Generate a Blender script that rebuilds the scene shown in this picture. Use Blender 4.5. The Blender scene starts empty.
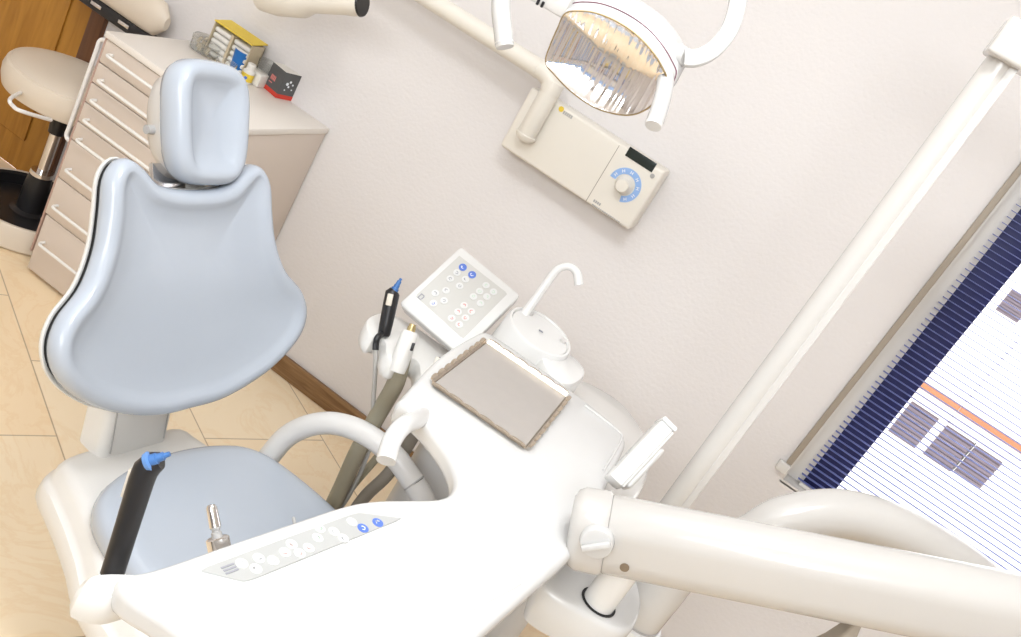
import bpy, bmesh, math, random
from mathutils import Vector, Matrix
random.seed(7)
S = bpy.context.scene
COL = S.collection
PI = math.pi
R_ = math.radians

# ------------------------------------------------------------------ camera
F_PX = 924.6
_r, _p, _y = R_(30.886), R_(-20.79), R_(-11.954)
FW = Vector((math.sin(_y)*math.cos(_p), math.cos(_y)*math.cos(_p), math.sin(_p)))
_r0 = Vector((math.cos(_y), -math.sin(_y), 0)); _u0 = _r0.cross(FW)
RT = math.cos(_r)*_r0 + math.sin(_r)*_u0
UP = math.cos(_r)*_u0 - math.sin(_r)*_r0
CAM = Vector((0, 0, 1.6))
def ray(px, py): return FW + RT*((px-510.5)/F_PX) - UP*((py-318.5)/F_PX)
def at(px, py, d): return CAM + ray(px, py)*d
def on_z(px, py, z): q = ray(px, py); return CAM + q*((z-CAM.z)/q.z)
def on_y(px, py, y): q = ray(px, py); return CAM + q*((y-CAM.y)/q.y)
def on_pl(px, py, o, n): q = ray(px, py); return CAM + q*((o-CAM).dot(n)/q.dot(n))

cd = bpy.data.cameras.new('camera'); cam = bpy.data.objects.new('camera', cd); COL.objects.link(cam)
cd.sensor_width = 36; cd.lens = F_PX/1021*36; cd.clip_start = 0.02; cd.clip_end = 200
cam.matrix_world = Matrix.Translation(CAM) @ Matrix((RT, UP, -FW)).transposed().to_4x4()
S.camera = cam

# ------------------------------------------------------------------ materials
def mat(name, col, rough=.5, metal=0., noise=None, bump=None, trans=0., ior=1.45, emit=None, coat=0., spec=None, alpha=None):
    m = bpy.data.materials.new(name); m.use_nodes = True
    nt = m.node_tree; b = nt.nodes['Principled BSDF']
    b.inputs['Base Color'].default_value = (*col, 1)
    b.inputs['Roughness'].default_value = rough
    b.inputs['Metallic'].default_value = metal
    b.inputs['Transmission Weight'].default_value = trans
    b.inputs['IOR'].default_value = ior
    b.inputs['Coat Weight'].default_value = coat
    b.inputs['Coat Roughness'].default_value = .08
    if spec is not None: b.inputs['Specular IOR Level'].default_value = spec
    tc = nt.nodes.new('ShaderNodeTexCoord')
    if noise:
        sc, amt = noise
        n = nt.nodes.new('ShaderNodeTexNoise'); n.inputs['Scale'].default_value = sc; n.inputs['Detail'].default_value = 5
        nt.links.new(tc.outputs['Object'], n.inputs['Vector'])
        mx = nt.nodes.new('ShaderNodeMix'); mx.data_type = 'RGBA'
        mx.inputs['A'].default_value = (*[c*(1-amt) for c in col], 1)
        mx.inputs['B'].default_value = (*[min(1, c*(1+amt)) for c in col], 1)
        nt.links.new(n.outputs['Fac'], mx.inputs['Factor'])
        nt.links.new(mx.outputs['Result'], b.inputs['Base Color'])
    if bump:
        sc, st, dist = bump
        n2 = nt.nodes.new('ShaderNodeTexNoise'); n2.inputs['Scale'].default_value = sc; n2.inputs['Detail'].default_value = 3
        nt.links.new(tc.outputs['Object'], n2.inputs['Vector'])
        bp = nt.nodes.new('ShaderNodeBump'); bp.inputs['Strength'].default_value = st; bp.inputs['Distance'].default_value = dist
        nt.links.new(n2.outputs['Fac'], bp.inputs['Height']); nt.links.new(bp.outputs['Normal'], b.inputs['Normal'])
    if emit: 
        b.inputs['Emission Color'].default_value = (*emit[0], 1); b.inputs['Emission Strength'].default_value = emit[1]
    return m

M = {}
M['wall'] = mat('wall_plaster', (.775, .74, .725), .85, bump=(95, .3, .004), noise=(3, .012))
M['ceiling'] = mat('ceiling_paint', (.86, .84, .81), .9, noise=(2, .01))
M['white'] = mat('white_plastic', (.80, .79, .77), .22, noise=(4, .006), coat=.25)
M['tablewhite'] = mat('table_white_plastic', (.68, .67, .655), .25, noise=(4, .006), coat=.2)
M['lampwhite'] = mat('lamp_white_plastic', (.60, .59, .575), .22, noise=(4, .006), coat=.25)
M['warmwhite'] = mat('warm_white_enamel', (.72, .695, .66), .2, noise=(4, .008), coat=.3)
M['armwhite'] = mat('arm_enamel', (.58, .555, .525), .2, noise=(4, .008), coat=.3)
M['greywhite'] = mat('grey_white_plastic', (.68, .66, .635), .3, noise=(5, .01), coat=.2)
M['shell'] = mat('chair_shell_plastic', (.78, .76, .725), .3, noise=(5, .01), coat=.15)
M['cream'] = mat('cream_plastic', (.81, .765, .685), .35, noise=(5, .01))
M['beige'] = mat('beige_plastic', (.66, .60, .51), .4, noise=(5, .015))
M['blue'] = mat('blue_vinyl', (.45, .49, .55), .27, noise=(6, .012), bump=(180, .05, .001), coat=.25)
M['black'] = mat('black_plastic', (.018, .017, .018), .35, noise=(30, .05))
M['darkgap'] = mat('black_rubber', (.012, .012, .012), .6, noise=(30, .05))
M['chrome'] = mat('chrome_metal', (.75, .73, .72), .14, 1, noise=(20, .03))
M['steel'] = mat('brushed_steel', (.50, .465, .435), .4, .35, noise=(40, .04))
M['trayrim'] = mat('tray_edge_steel', (.50, .42, .33), .25, .8, noise=(40, .06))
M['brass'] = mat('brass_nozzle', (.55, .43, .22), .3, .7, noise=(20, .05))
M['bluetip'] = mat('blue_tip', (.06, .17, .42), .35, noise=(20, .04))
M['bluering'] = mat('blue_ring', (.13, .28, .60), .35, noise=(20, .03))
M['bluebtn'] = mat('blue_button', (.10, .19, .62), .4, noise=(20, .02))
M['bluedial'] = mat('blue_dial_ring', (.30, .47, .80), .45, noise=(20, .02))
M['btn'] = mat('pale_button', (.72, .715, .70), .4, noise=(20, .01))
M['keyfilm'] = mat('keypad_film', (.60, .585, .55), .33, noise=(15, .015))
M['keyfilm_pale'] = mat('keypad_film_pale', (.47, .47, .455), .3, noise=(15, .01))
M['inkred'] = mat('red_ink', (.75, .25, .22), .5, noise=(20, .02))
M['inkgrey'] = mat('grey_ink', (.33, .33, .36), .5, noise=(20, .02))
M['inkgreen'] = mat('green_ink', (.55, .68, .55), .5, noise=(20, .02))
M['inkpale'] = mat('pale_grey_ink', (.62, .62, .63), .5, noise=(20, .02))
M['inkpink'] = mat('pale_red_ink', (.78, .55, .52), .5, noise=(20, .02))
M['inkwhite'] = mat('white_ink', (.85, .87, .9), .5, noise=(20, .01))
M['cabinet'] = mat('cabinet_laminate', (.70, .605, .525), .45, noise=(4, .012))
M['cabtop'] = mat('cabinet_top_laminate', (.83, .775, .71), .4, noise=(3, .01))
M['cabtrim'] = mat('cabinet_edge_brown', (.50, .34, .28), .5, noise=(15, .05))
M['whitemetal'] = mat('white_wire', (.88, .86, .83), .3, noise=(10, .01))
M['stoolpad'] = mat('cream_vinyl', (.74, .645, .53), .38, noise=(8, .012), bump=(140, .06, .001))
M['hose'] = mat('olive_grey_hose', (.33, .295, .215), .5, noise=(20, .04))
M['hose_dark'] = mat('taupe_hose', (.27, .235, .19), .5, noise=(20, .04))
M['cable'] = mat('grey_cable', (.48, .46, .43), .5, noise=(20, .03))
M['navy'] = mat('navy_frame', (.022, .026, .11), .5, noise=(12, .1))
M['slat'] = mat('blind_slat', (.16, .19, .45), .5, noise=(10, .02))
M['taupe'] = mat('taupe_rail', (.36, .31, .25), .55, noise=(10, .04))
M['facade'] = mat('facade_render', (.86, .82, .78), .9, noise=(.6, .03))
M['orange'] = mat('terracotta_ledge', (.30, .12, .055), .9, noise=(1.5, .06))
M['shutter'] = mat('shutter_slats', (.12, .095, .11), .8, noise=(3, .1))
M['yellow'] = mat('yellow_card', (.80, .58, .06), .5, noise=(12, .03))
M['bluecup'] = mat('blue_cup_plastic', (.02, .17, .52), .35, noise=(12, .04))
M['card'] = mat('grey_card', (.10, .10, .10), .5, noise=(12, .1))
M['red'] = mat('red_card', (.62, .05, .03), .5, noise=(12, .04))
M['paper'] = mat('white_paper', (.80, .77, .71), .7, noise=(30, .03))
M['boxcard'] = mat('buff_card', (.62, .52, .36), .7, noise=(20, .04))
M['glass'] = mat('clear_plastic', (.93, .93, .91), .05, trans=.92, ior=1.2, noise=(10, .01))
M['pane'] = mat('window_pane', (1, 1, 1), .0, trans=1., ior=1.01, noise=(2, .0))
M['shield'] = mat('lamp_shield', (1, .985, .975), .02, trans=1., ior=1.04, noise=(2, .0))
M['mirror'] = mat('reflector_mirror', (.93, .92, .93), .09, 1, noise=(4, .01))
def mirror_mat(axes):
    m = M['mirror']; nt = m.node_tree; b = nt.nodes['Principled BSDF']
    tc = nt.nodes.new('ShaderNodeTexCoord'); mp = nt.nodes.new('ShaderNodeMapping'); mp.vector_type = 'POINT'
    mp.inputs['Rotation'].default_value = Matrix(axes).to_euler(); 
    mp2 = nt.nodes.new('ShaderNodeMapping'); mp2.inputs['Scale'].default_value = (95, 5, 5)
    n = nt.nodes.new('ShaderNodeTexNoise'); n.inputs['Scale'].default_value = 1; n.inputs['Detail'].default_value = 1
    bp = nt.nodes.new('ShaderNodeBump'); bp.inputs['Strength'].default_value = 1; bp.inputs['Distance'].default_value = .0025
    L = nt.links; L.new(tc.outputs['Object'], mp.inputs['Vector']); L.new(mp.outputs['Vector'], mp2.inputs['Vector']); L.new(mp2.outputs['Vector'], n.inputs['Vector'])
    L.new(n.outputs['Fac'], bp.inputs['Height']); L.new(bp.outputs['Normal'], b.inputs['Normal'])
M['display'] = mat('dark_display', (.02, .028, .025), .2, noise=(30, .1))
M['screw'] = mat('brown_screw', (.20, .15, .10), .5, noise=(30, .1))
M['grey'] = mat('mid_grey_plastic', (.42, .41, .40), .4, noise=(10, .03))
M['purple'] = mat('dark_red_stripe', (.16, .04, .07), .4, noise=(10, .05))
M['foil'] = mat('bronze_trim', (.45, .34, .18), .28, .85, noise=(10, .04))

def wood(name, c1, c2, axis, sc):
    m = bpy.data.materials.new(name); m.use_nodes = True; nt = m.node_tree; b = nt.nodes['Principled BSDF']
    tc = nt.nodes.new('ShaderNodeTexCoord'); mp = nt.nodes.new('ShaderNodeMapping')
    mp.inputs['Scale'].default_value = sc
    n = nt.nodes.new('ShaderNodeTexNoise'); n.inputs['Scale'].default_value = 6; n.inputs['Detail'].default_value = 8; n.inputs['Distortion'].default_value = .6
    rp = nt.nodes.new('ShaderNodeValToRGB'); rp.color_ramp.elements[0].position = .32; rp.color_ramp.elements[1].position = .7
    rp.color_ramp.elements[0].color = (*c1, 1); rp.color_ramp.elements[1].color = (*c2, 1)
    nt.links.new(tc.outputs['Object'], mp.inputs['Vector']); nt.links.new(mp.outputs['Vector'], n.inputs['Vector'])
    nt.links.new(n.outputs['Fac'], rp.inputs['Fac']); nt.links.new(rp.outputs['Color'], b.inputs['Base Color'])
    b.inputs['Roughness'].default_value = .4
    return m
M['doorwood'] = wood('amber_door_wood', (.36, .155, .018), (.50, .235, .035), 2, (6, 6, .7))
M['doorframe'] = wood('dark_door_frame_wood', (.11, .042, .016), (.17, .07, .028), 2, (9, 9, .8))
M['basewood'] = wood('brown_baseboard_wood', (.17, .085, .03), (.33, .19, .085), 0, (1.2, 10, 14))

def floor_mat():
    m = bpy.data.materials.new('cream_marble_tiles'); m.use_nodes = True; nt = m.node_tree; b = nt.nodes['Principled BSDF']
    L = nt.links
    tc = nt.nodes.new('ShaderNodeTexCoord'); mp = nt.nodes.new('ShaderNodeMapping')
    mp.inputs['Rotation'].default_value = (0, 0, R_(29.0)); mp.inputs['Location'].default_value = (FLX, FLY, 0)
    br = nt.nodes.new('ShaderNodeTexBrick')
    br.inputs['Scale'].default_value = 1; br.inputs['Brick Width'].default_value = .614; br.inputs['Row Height'].default_value = .395
    br.inputs['Mortar Size'].default_value = .0022; br.inputs['Mortar Smooth'].default_value = .3; br.offset = .5; br.offset_frequency = 2
    br.inputs['Color1'].default_value = (.93, .725, .475, 1); br.inputs['Color2'].default_value = (.95, .81, .60, 1)
    br.inputs['Mortar'].default_value = (.55, .42, .28, 1); br.inputs['Bias'].default_value = .1
    L.new(tc.outputs['Object'], mp.inputs['Vector']); L.new(mp.outputs['Vector'], br.inputs['Vector'])
    n = nt.nodes.new('ShaderNodeTexNoise'); n.inputs['Scale'].default_value = 3.2; n.inputs['Detail'].default_value = 9; n.inputs['Distortion'].default_value = 1.6; n.inputs['Roughness'].default_value = .62
    L.new(tc.outputs['Object'], n.inputs['Vector'])
    rp = nt.nodes.new('ShaderNodeValToRGB')
    e = rp.color_ramp.elements
    e[0].position = .30; e[0].color = (.96, .90, .82, 1); e[1].position = .64; e[1].color = (1, 1, 1, 1)
    k = e.new(.47); k.color = (.99, .96, .92, 1)
    k2 = e.new(.505); k2.color = (.90, .78, .62, 1); k3 = e.new(.54); k3.color = (1, .99, .97, 1)
    mx = nt.nodes.new('ShaderNodeMix'); mx.data_type = 'RGBA'; mx.blend_type = 'MULTIPLY'; mx.inputs['Factor'].default_value = .38
    L.new(n.outputs['Fac'], rp.inputs['Fac']); L.new(br.outputs['Color'], mx.inputs['A']); L.new(rp.outputs['Color'], mx.inputs['B'])
    L.new(mx.outputs['Result'], b.inputs['Base Color']); b.inputs['Roughness'].default_value = .32
    return m
FLX, FLY = 0.0, 0.0
# joints: rows at n = x*sin29 + y*cos29 = .869 + k*.395 ; bricks along t = x*cos29 - y*sin29
FLY = -.869 + .395*4
FLX = 1.843 + .614*2
M['floor'] = floor_mat()

# ------------------------------------------------------------------ geometry helpers
class G:
    """vertices + faces with a material slot per face"""
    def __init__(s): s.v = []; s.f = []; s.m = []
    def add(s, v, f, mi=0):
        o = len(s.v); s.v += [Vector(q) for q in v]
        for q in f: s.f.append([i+o for i in q]); s.m.append(mi)
        return s
def frame(x=None, y=None, z=None, o=(0, 0, 0)):
    m = Matrix((Vector(x), Vector(y), Vector(z))).transposed().to_4x4()
    return Matrix.Translation(Vector(o)) @ m
def box(g, c, size, bev=0., seg=3, mx=None, mi=0):
    bm = bmesh.new(); bmesh.ops.create_cube(bm, size=1)
    bmesh.ops.scale(bm, vec=Vector(size), verts=bm.verts)
    if bev > 0: bmesh.ops.bevel(bm, geom=bm.edges[:], offset=bev, segments=seg, profile=.5, affect='EDGES')
    T = Matrix.Translation(Vector(c)) if mx is None else mx @ Matrix.Translation(Vector(c))
    bm.verts.index_update()
    g.add([T @ v.co for v in bm.verts], [[v.index for v in f.verts] for f in bm.faces], mi); bm.free(); return g
def bx(g, x0, x1, y0, y1, z0, z1, bev=0., mi=0, seg=2):
    return box(g, ((x0+x1)/2, (y0+y1)/2, (z0+z1)/2), (abs(x1-x0), abs(y1-y0), abs(z1-z0)), bev, seg, None, mi)
def loft(g, rings, cap0=True, cap1=True, closed=True, mi=0):
    n = len(rings[0]); o = len(g.v)
    for r in rings: g.v += [Vector(q) for q in r]
    for k in range(len(rings)-1):
        for i in range(n if closed else n-1):
            j = (i+1) % n
            g.f.append([o+k*n+i, o+k*n+j, o+(k+1)*n+j, o+(k+1)*n+i]); g.m.append(mi)
    if cap0: g.f.append([o+i for i in range(n)][::-1]); g.m.append(mi)
    if cap1: g.f.append([o+(len(rings)-1)*n+i for i in range(n)]); g.m.append(mi)
    return g
def spline(pts, n=8, closed=False):
    pts = [Vector(p) for p in pts]; out = []; N = len(pts)
    rng = range(N if closed else N-1)
    for i in rng:
        if closed: a, b, c, d = pts[(i-1) % N], pts[i], pts[(i+1) % N], pts[(i+2) % N]
        else:
            b, c = pts[i], pts[i+1]; a = pts[i-1] if i else b*2-c; d = pts[i+2] if i+2 < N else c*2-b
        for k in range(n):
            t = k/n
            out.append(.5*((2*b)+(c-a)*t+(2*a-5*b+4*c-d)*t*t+(3*b-a-3*c+d)*t**3))
    if not closed: out.append(pts[-1])
    return out
def tube(g, path, r, seg=16, cap=True, mi=0, sec=None, upv=None, rnd=0):
    """sweep; r a number or list; sec = [(a,b)] unit section"""
    P = [Vector(p) for p in path]; n = len(P)
    rr = r if isinstance(r, (list, tuple)) else [r]*n
    if sec is None: sec = [(math.cos(2*PI*i/seg), math.sin(2*PI*i/seg)) for i in range(seg)]
    T = [((P[min(i+1, n-1)]-P[max(i-1, 0)]).normalized()) for i in range(n)]
    u = Vector(upv) if upv else (Vector((0, 0, 1)) if abs(T[0].z) < .9 else Vector((1, 0, 0)))
    rings = []
    for i in range(n):
        u = (u - T[i]*u.dot(T[i])).normalized(); w = T[i].cross(u)
        rings.append([P[i] + (w*a+u*b)*rr[i] for a, b in sec])
    if rnd:
        def end(Pc, ring, d, rev):
            ex = []
            for k in range(1, rnd+1):
                th = k/rnd*PI/2*.96
                ex.append([Pc + (q-Pc)*math.cos(th) + d*math.sin(th)*(q-Pc).length*0 + d*math.sin(th)*rr[0]*.8 for q in ring])
            return ex[::-1] if rev else ex
        rings = end(P[0], rings[0], -T[0], True) + rings + end(P[-1], rings[-1], T[-1], False)
    return loft(g, rings, cap, cap, True, mi)
def cyl(g, a, b, r, r2=None, seg=24, bev=0., mi=0):
    a, b = Vector(a), Vector(b); r2 = r if r2 is None else r2; d = (b-a); L = d.length; d.normalize()
    if bev > 0:
        path = [a, a+d*bev*.3, a+d*bev, b-d*bev, b-d*bev*.3, b]; rr = [r-bev, r-bev*.3, r, r2, r2-bev*.3, r2-bev]
    else: path = [a, b]; rr = [r, r2]
    T = d; u = Vector((0, 0, 1)) if abs(T.z) < .9 else Vector((1, 0, 0)); u = (u-T*u.dot(T)).normalized(); w = T.cross(u)
    rings = [[p+(w*math.cos(2*PI*i/seg)+u*math.sin(2*PI*i/seg))*q for i in range(seg)] for p, q in zip(path, rr)]
    return loft(g, rings, mi=mi)
def lathe(g, prof, c, axis=(0, 0, 1), seg=32, mi=0, cap0=True, cap1=True):
    c = Vector(c); T = Vector(axis).normalized(); u = Vector((0, 0, 1)) if abs(T.z) < .9 else Vector((1, 0, 0))
    u = (u-T*u.dot(T)).normalized(); w = T.cross(u)
    rings = [[c+T*h+(w*math.cos(2*PI*i/seg)+u*math.sin(2*PI*i/seg))*max(r, 1e-4) for i in range(seg)] for r, h in prof]
    return loft(g, rings, cap0, cap1, mi=mi)
def offset2(pts, d):
    """inward offset (d>0) of a counter-clockwise 2D outline, by vertex normals"""
    n = len(pts); out = []
    for i in range(n):
        a, b, c = pts[i-1], pts[i], pts[(i+1) % n]
        t = Vector((c[0]-a[0], c[1]-a[1])); t.normalize()
        out.append((b[0]-t.y*d, b[1]+t.x*d))
    return out
def offset2s(pts, d, it=4):
    n = len(pts); o = offset2(pts, 1.0); v = [Vector((o[i][0]-pts[i][0], o[i][1]-pts[i][1])) for i in range(n)]
    for _ in range(it): v = [(v[i-1]+v[i]*2+v[(i+1) % n])/4 for i in range(n)]
    return [(pts[i][0]+v[i].x*d, pts[i][1]+v[i].y*d) for i in range(n)]
def area2(p): return sum(p[i-1][0]*p[i][1]-p[i][0]*p[i-1][1] for i in range(len(p)))/2
def resample(pts, n):
    P = [Vector((p[0], p[1])) for p in pts]; N = len(P); L = [0]
    for i in range(N): L.append(L[-1]+(P[(i+1) % N]-P[i]).length)
    out = []; k = 0
    for j in range(n):
        s = L[-1]*j/n
        while L[k+1] < s: k += 1
        t = (s-L[k])/max(1e-9, L[k+1]-L[k]); q = P[k].lerp(P[(k+1) % N], t); out.append((q.x, q.y))
    return out
def chaikin(p, it=2, q=.25):
    for _ in range(it):
        o = []
        for i in range(len(p)):
            a, b = Vector(p[i]), Vector(p[(i+1) % len(p)]); o += [tuple(a.lerp(b, q)), tuple(a.lerp(b, 1-q))]
        p = o
    return p
def slab(g, outl, levels, mx=None, mi=0, soft=False):
    """outline (ccw 2D) lofted through (inset, z) levels"""
    if area2(outl) < 0: outl = outl[::-1]
    T = mx or Matrix.Identity(4)
    return loft(g, [[T @ Vector((x, y, z)) for x, y in (offset2s(outl, d) if soft else offset2(outl, d))] for d, z in levels], mi=mi)

class Thing:
    pass
def build(name, g, mats, parent=None, origin=None, angle=35, smooth=True):
    """one mesh object from world-space geometry"""
    root = parent
    while root is not None and root.parent is not None: root = root.parent
    if origin is None: org = Vector(root['_o']) if root else g.v and Vector((sum(q.x for q in g.v)/len(g.v), sum(q.y for q in g.v)/len(g.v), min(q.z for q in g.v)))
    else: org = Vector(origin)
    me = bpy.data.meshes.new(name)
    me.from_pydata([q-org for q in g.v], [], g.f)
    for m in (mats if isinstance(mats, (list, tuple)) else [mats]): me.materials.append(M[m])
    me.polygons.foreach_set('material_index', g.m)
    bm = bmesh.new(); bm.from_mesh(me); bmesh.ops.recalc_face_normals(bm, faces=bm.faces); bm.to_mesh(me); bm.free()
    if smooth:
        me.polygons.foreach_set('use_smooth', [True]*len(me.polygons)); me.set_sharp_from_angle(angle=R_(angle))
    me.update()
    o = bpy.data.objects.new(name, me); COL.objects.link(o)
    if parent is None: o.location = org
    else: o.parent = parent
    return o
def thing(name, loc, label, cat, group=None):
    o = bpy.data.objects.new(name, None); COL.objects.link(o); o.empty_display_size = .05
    o.location = Vector(loc); o['_o'] = [float(q) for q in loc]; o['label'] = label; o['category'] = cat
    if group: o['group'] = group
    return o
def tag(o, label, cat, group=None):
    o['label'] = label; o['category'] = cat
    if group: o['group'] = group
    return o
def struct(name, g, mats, **k):
    o = build(name, g, mats, origin=(0, 0, 0), **k); o['kind'] = 'structure'; return o

# ------------------------------------------------------------------ room shell
YW = 2.497
XL, XR, YF, ZC = -3.1, 2.2, -1.7, 2.75
WX0, WX1, WZ0, WZ1 = .352, 1.72, .70, 2.2          # window opening
g = G(); bx(g, XL, XR, YF, YW+.01, -.08, 0); struct('floor', g, 'floor')
g = G(); bx(g, XL, XR, YF, YW, ZC, ZC+.08); struct('ceiling', g, 'ceiling')
g = G(); T_ = .22
DX0, DX1, DZ1 = -3.04, -2.20, 2.05
bx(g, XL-.1, DX0, YW, YW+T_, 0, ZC); bx(g, DX0, DX1, YW, YW+T_, DZ1, ZC); bx(g, DX1, WX0, YW, YW+T_, 0, ZC)
bx(g, WX1, XR+.1, YW, YW+T_, 0, ZC); bx(g, WX0, WX1, YW, YW+T_, 0, WZ0); bx(g, WX0, WX1, YW, YW+T_, WZ1, ZC)
struct('wall_back', g, 'wall', smooth=False)
g = G(); bx(g, XL-.1, XL, YF, YW, 0, ZC); struct('wall_left', g, 'wall')
g = G(); bx(g, XR, XR+.1, YF, YW, 0, ZC); struct('wall_right', g, 'wall')
g = G(); bx(g, XL, XR, YF-.1, YF, 0, ZC); struct('wall_front', g, 'wall')
g = G(); bx(g, -1.30, XR, YW-.018, YW, 0, .072, .006); struct('baseboard_back', g, 'basewood')
# wooden door in the back wall, behind the stool
g = G(); bx(g, DX0+.06, DX1-.06, YW+.0, YW+.04, .005, DZ1-.06, .004)
for z0, z1 in ((.12, .95), (1.08, 1.9)):
    bx(g, DX0+.16, DX1-.16, YW-.008, YW+.0, z0, z1, .006)
dr = struct('door_1', g, 'doorwood')
g = G(); bx(g, DX0, DX0+.06, YW-.02, YW+.05, 0, DZ1, .004); bx(g, DX1-.06, DX1, YW-.02, YW+.05, 0, DZ1, .004); bx(g, DX0+.06, DX1-.06, YW-.02, YW+.05, DZ1-.06, DZ1, .004)
struct('trim_1', g, 'doorframe')

# ------------------------------------------------------------------ window: reveal lining, dark frame, pane
g = G()
fx = WX0+.075
bx(g, WX0, WX0+.058, YW+.06, YW+T_, WZ0, WZ1); bx(g, WX0, WX0+.005, YW, YW+.06, WZ0, WZ1); bx(g, WX0, WX1, YW, YW+T_, WZ0-.004, WZ0+.006)
struct('trim_2', g, 'warmwhite')
g = G(); yf = YW+.13
bx(g, WX0+.058, WX0+.142, yf-.06, yf+.05, WZ0+.006, WZ1, .004); bx(g, WX1-.1, WX1, yf, yf+.05, WZ0, WZ1, .004)
bx(g, WX0+.142, WX1-.1, yf, yf+.05, WZ1-.07, WZ1, .004)
wf = struct('window_1', g, 'navy')
g = G(); bx(g, WX0+.135, WX1-.09, yf+.022, yf+.026, WZ0+.06, WZ1-.06); pn = build('window_pane', g, 'pane', wf) if False else struct('window_2', g, 'pane', smooth=False)

# venetian blind: side rail, end bracket, slats, cords
bl = thing('venetian_blind', (1.0, YW, WZ0), 'venetian blind of thin horizontal slats hanging in the window', 'blind')
g = G(); 
bx(g, WX0-.018, WX0-.002, YW-.016, YW-.002, .755, WZ1, .003); build('side_rail', g, 'taupe', bl)['label'] = 'taupe side rail'
g = G(); bx(g, WX0-.034, WX0+.0, YW-.02, YW-.001, .725, .755, .004); build('rail_bracket', g, 'warmwhite', bl)
g = G(); bx(g, WX0+.02, WX1-.01, YW+.03, YW+.055, WZ1-.04, WZ1-.005, .003); build('head_rail', g, 'warmwhite', bl)
g = G(); pitch = .0172; z = WZ0+.02
while z < WZ1-.05:
    rings = []
    for k in range(5):
        t = k/4; y = YW+.036+t*.011; zz = z+.0008*(1-(2*t-1)**2)+ (t-.5)*.001
        rings.append([(WX0+.040, y, zz), (WX1-.014, y, zz), (WX1-.014, y, zz+.0007), (WX0+.040, y, zz+.0007)])
    loft(g, rings); z += pitch
build('slats', g, 'slat', bl)
for xx in (WX0+.245, WX0+.8, WX1-.2):
    g = G(); cyl(g, (xx, YW+.0425, WZ0+.02), (xx, YW+.0425, WZ1-.04), .0012, seg=6); build('ladder_cord', g, 'warmwhite', bl)
g = G(); bx(g, WX0+.05, WX1-.014, YW+.032, YW+.053, WZ0+.007, WZ0+.017, .002); build('bottom_bar', g, 'warmwhite', bl)

# building across the street
YB = 9.0
bd = thing('apartment_building', (4.5, YB, -6), 'pale sunlit facade with shuttered windows seen through the blind', 'building')
g = G(); bx(g, -3, 16, YB, YB+6, -6, 9); build('facade', g, 'facade', bd)
a = on_y(922, 381, YB); b = on_y(1021, 449, YB); zl = (a.z+b.z)/2
g = G(); bx(g, a.x-.1, 16, YB-.18, YB, zl-.02, zl+.02, .008); build('ledge', g, 'orange', bd)['label'] = 'terracotta coloured ledge'
def shutter(x0, x1, z0, z1):
    g = G(); bx(g, x0-.02, x1+.02, YB-.03, YB, z0-.02, z1+.02); w = build('window', g, 'facade', bd)
    g = G(); n = 9
    bx(g, x0, x1, YB-.045, YB-.03, z0, z1)
    for i in range(n):
        zz = z0+(z1-z0)*(i+.5)/n; box(g, ((x0+x1)/2, YB-.055, zz), (x1-x0, .012, (z1-z0)/n*.75), 0)
    build('shutter', g, 'shutter', w)
for q in ((912, 400, 914, 447), (947, 424, 949, 470), (976, 444, 979, 487), (1012, 288, 1016, 322)):
    a = on_y(q[0], q[1], YB); b = on_y(q[2], q[3], YB)
    shutter(min(a.x, b.x)-.0, max(a.x, b.x)+.0, min(a.z, b.z), max(a.z, b.z))
g = G(); bx(g, -30, 30, YW+3, YB, -6.1, -6); o = struct('trim_3', g, 'facade'); o.name = 'street'

# ------------------------------------------------------------------ drawer cabinet
CX0, CX1, CY0, CY1, CZ = -1.828, -1.318, 2.09, 2.492, .80
cb = thing('drawer_cabinet', ((CX0+CX1)/2, (CY0+CY1)/2, 0), 'beige cabinet of eight drawers with white bar pulls', 'cabinet')
g = G(); bx(g, CX0, CX1, CY0+.02, CY1, .05, CZ-.02, .003); bx(g, CX0+.02, CX1-.02, CY0+.035, CY1-.02, 0, .05)
build('body', g, 'cabinet', cb)
g = G(); bx(g, CX0-.006, CX1+.004, CY0-.008, CY1+.003, CZ-.02, CZ, .004); build('worktop', g, 'cabtop', cb)['label'] = 'pale worktop'
g = G(); bx(g, CX0-.006, CX0, CY0+.0, CY0+.02, .068, CZ-.022, .001); build('edge_strip', g, 'cabtrim', cb)['label'] = 'thin reddish brown edge strip'
lines = [.778, .707, .644, .582, .519, .459, .332, .206, .012]
hz = [.746, .668, .606, .543, .479, .379, .254, .123]
for i in range(8):
    z1, z0 = lines[i]-.0015, lines[i+1]+.0015
    g = G(); bx(g, CX0+(.0 if i < 7 else .006), CX1, CY0, CY0+.02, z0, z1, .0025); d = build('drawer', g, 'cabinet', cb)
    h = hz[i]; g = G()
    x0, x1 = CX0+.036, CX1-.036
    pth = spline([(x0, CY0-.001, h), (x0, CY0-.016, h), (x0+.006, CY0-.024, h), (x0+.02, CY0-.026, h)], 4) + [Vector((x1-.02, CY0-.026, h))] + spline([(x1-.006, CY0-.024, h), (x1, CY0-.016, h), (x1, CY0-.001, h)], 4)
    tube(g, pth, .0046, 10); build('handle', g, 'whitemetal', d)['label'] = 'white bar pull'
g = G(); xb = CX0-.046
pth = spline([(CX0, CY0+.03, .757), (xb+.012, CY0+.03, .757), (xb, CY0+.03, .745), (xb, CY0+.03, .728)], 5)+spline([(xb, CY0+.03, .462), (xb, CY0+.03, .445), (xb+.012, CY0+.03, .435), (CX0, CY0+.03, .435)], 5)
tube(g, pth, .0065, 12); build('push_bar', g, 'whitemetal', cb)['label'] = 'white tubular push bar'

# things on the cabinet
def base_at(px, py): p = on_z(px, py, CZ); return p
CT = CZ+.0005
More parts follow.
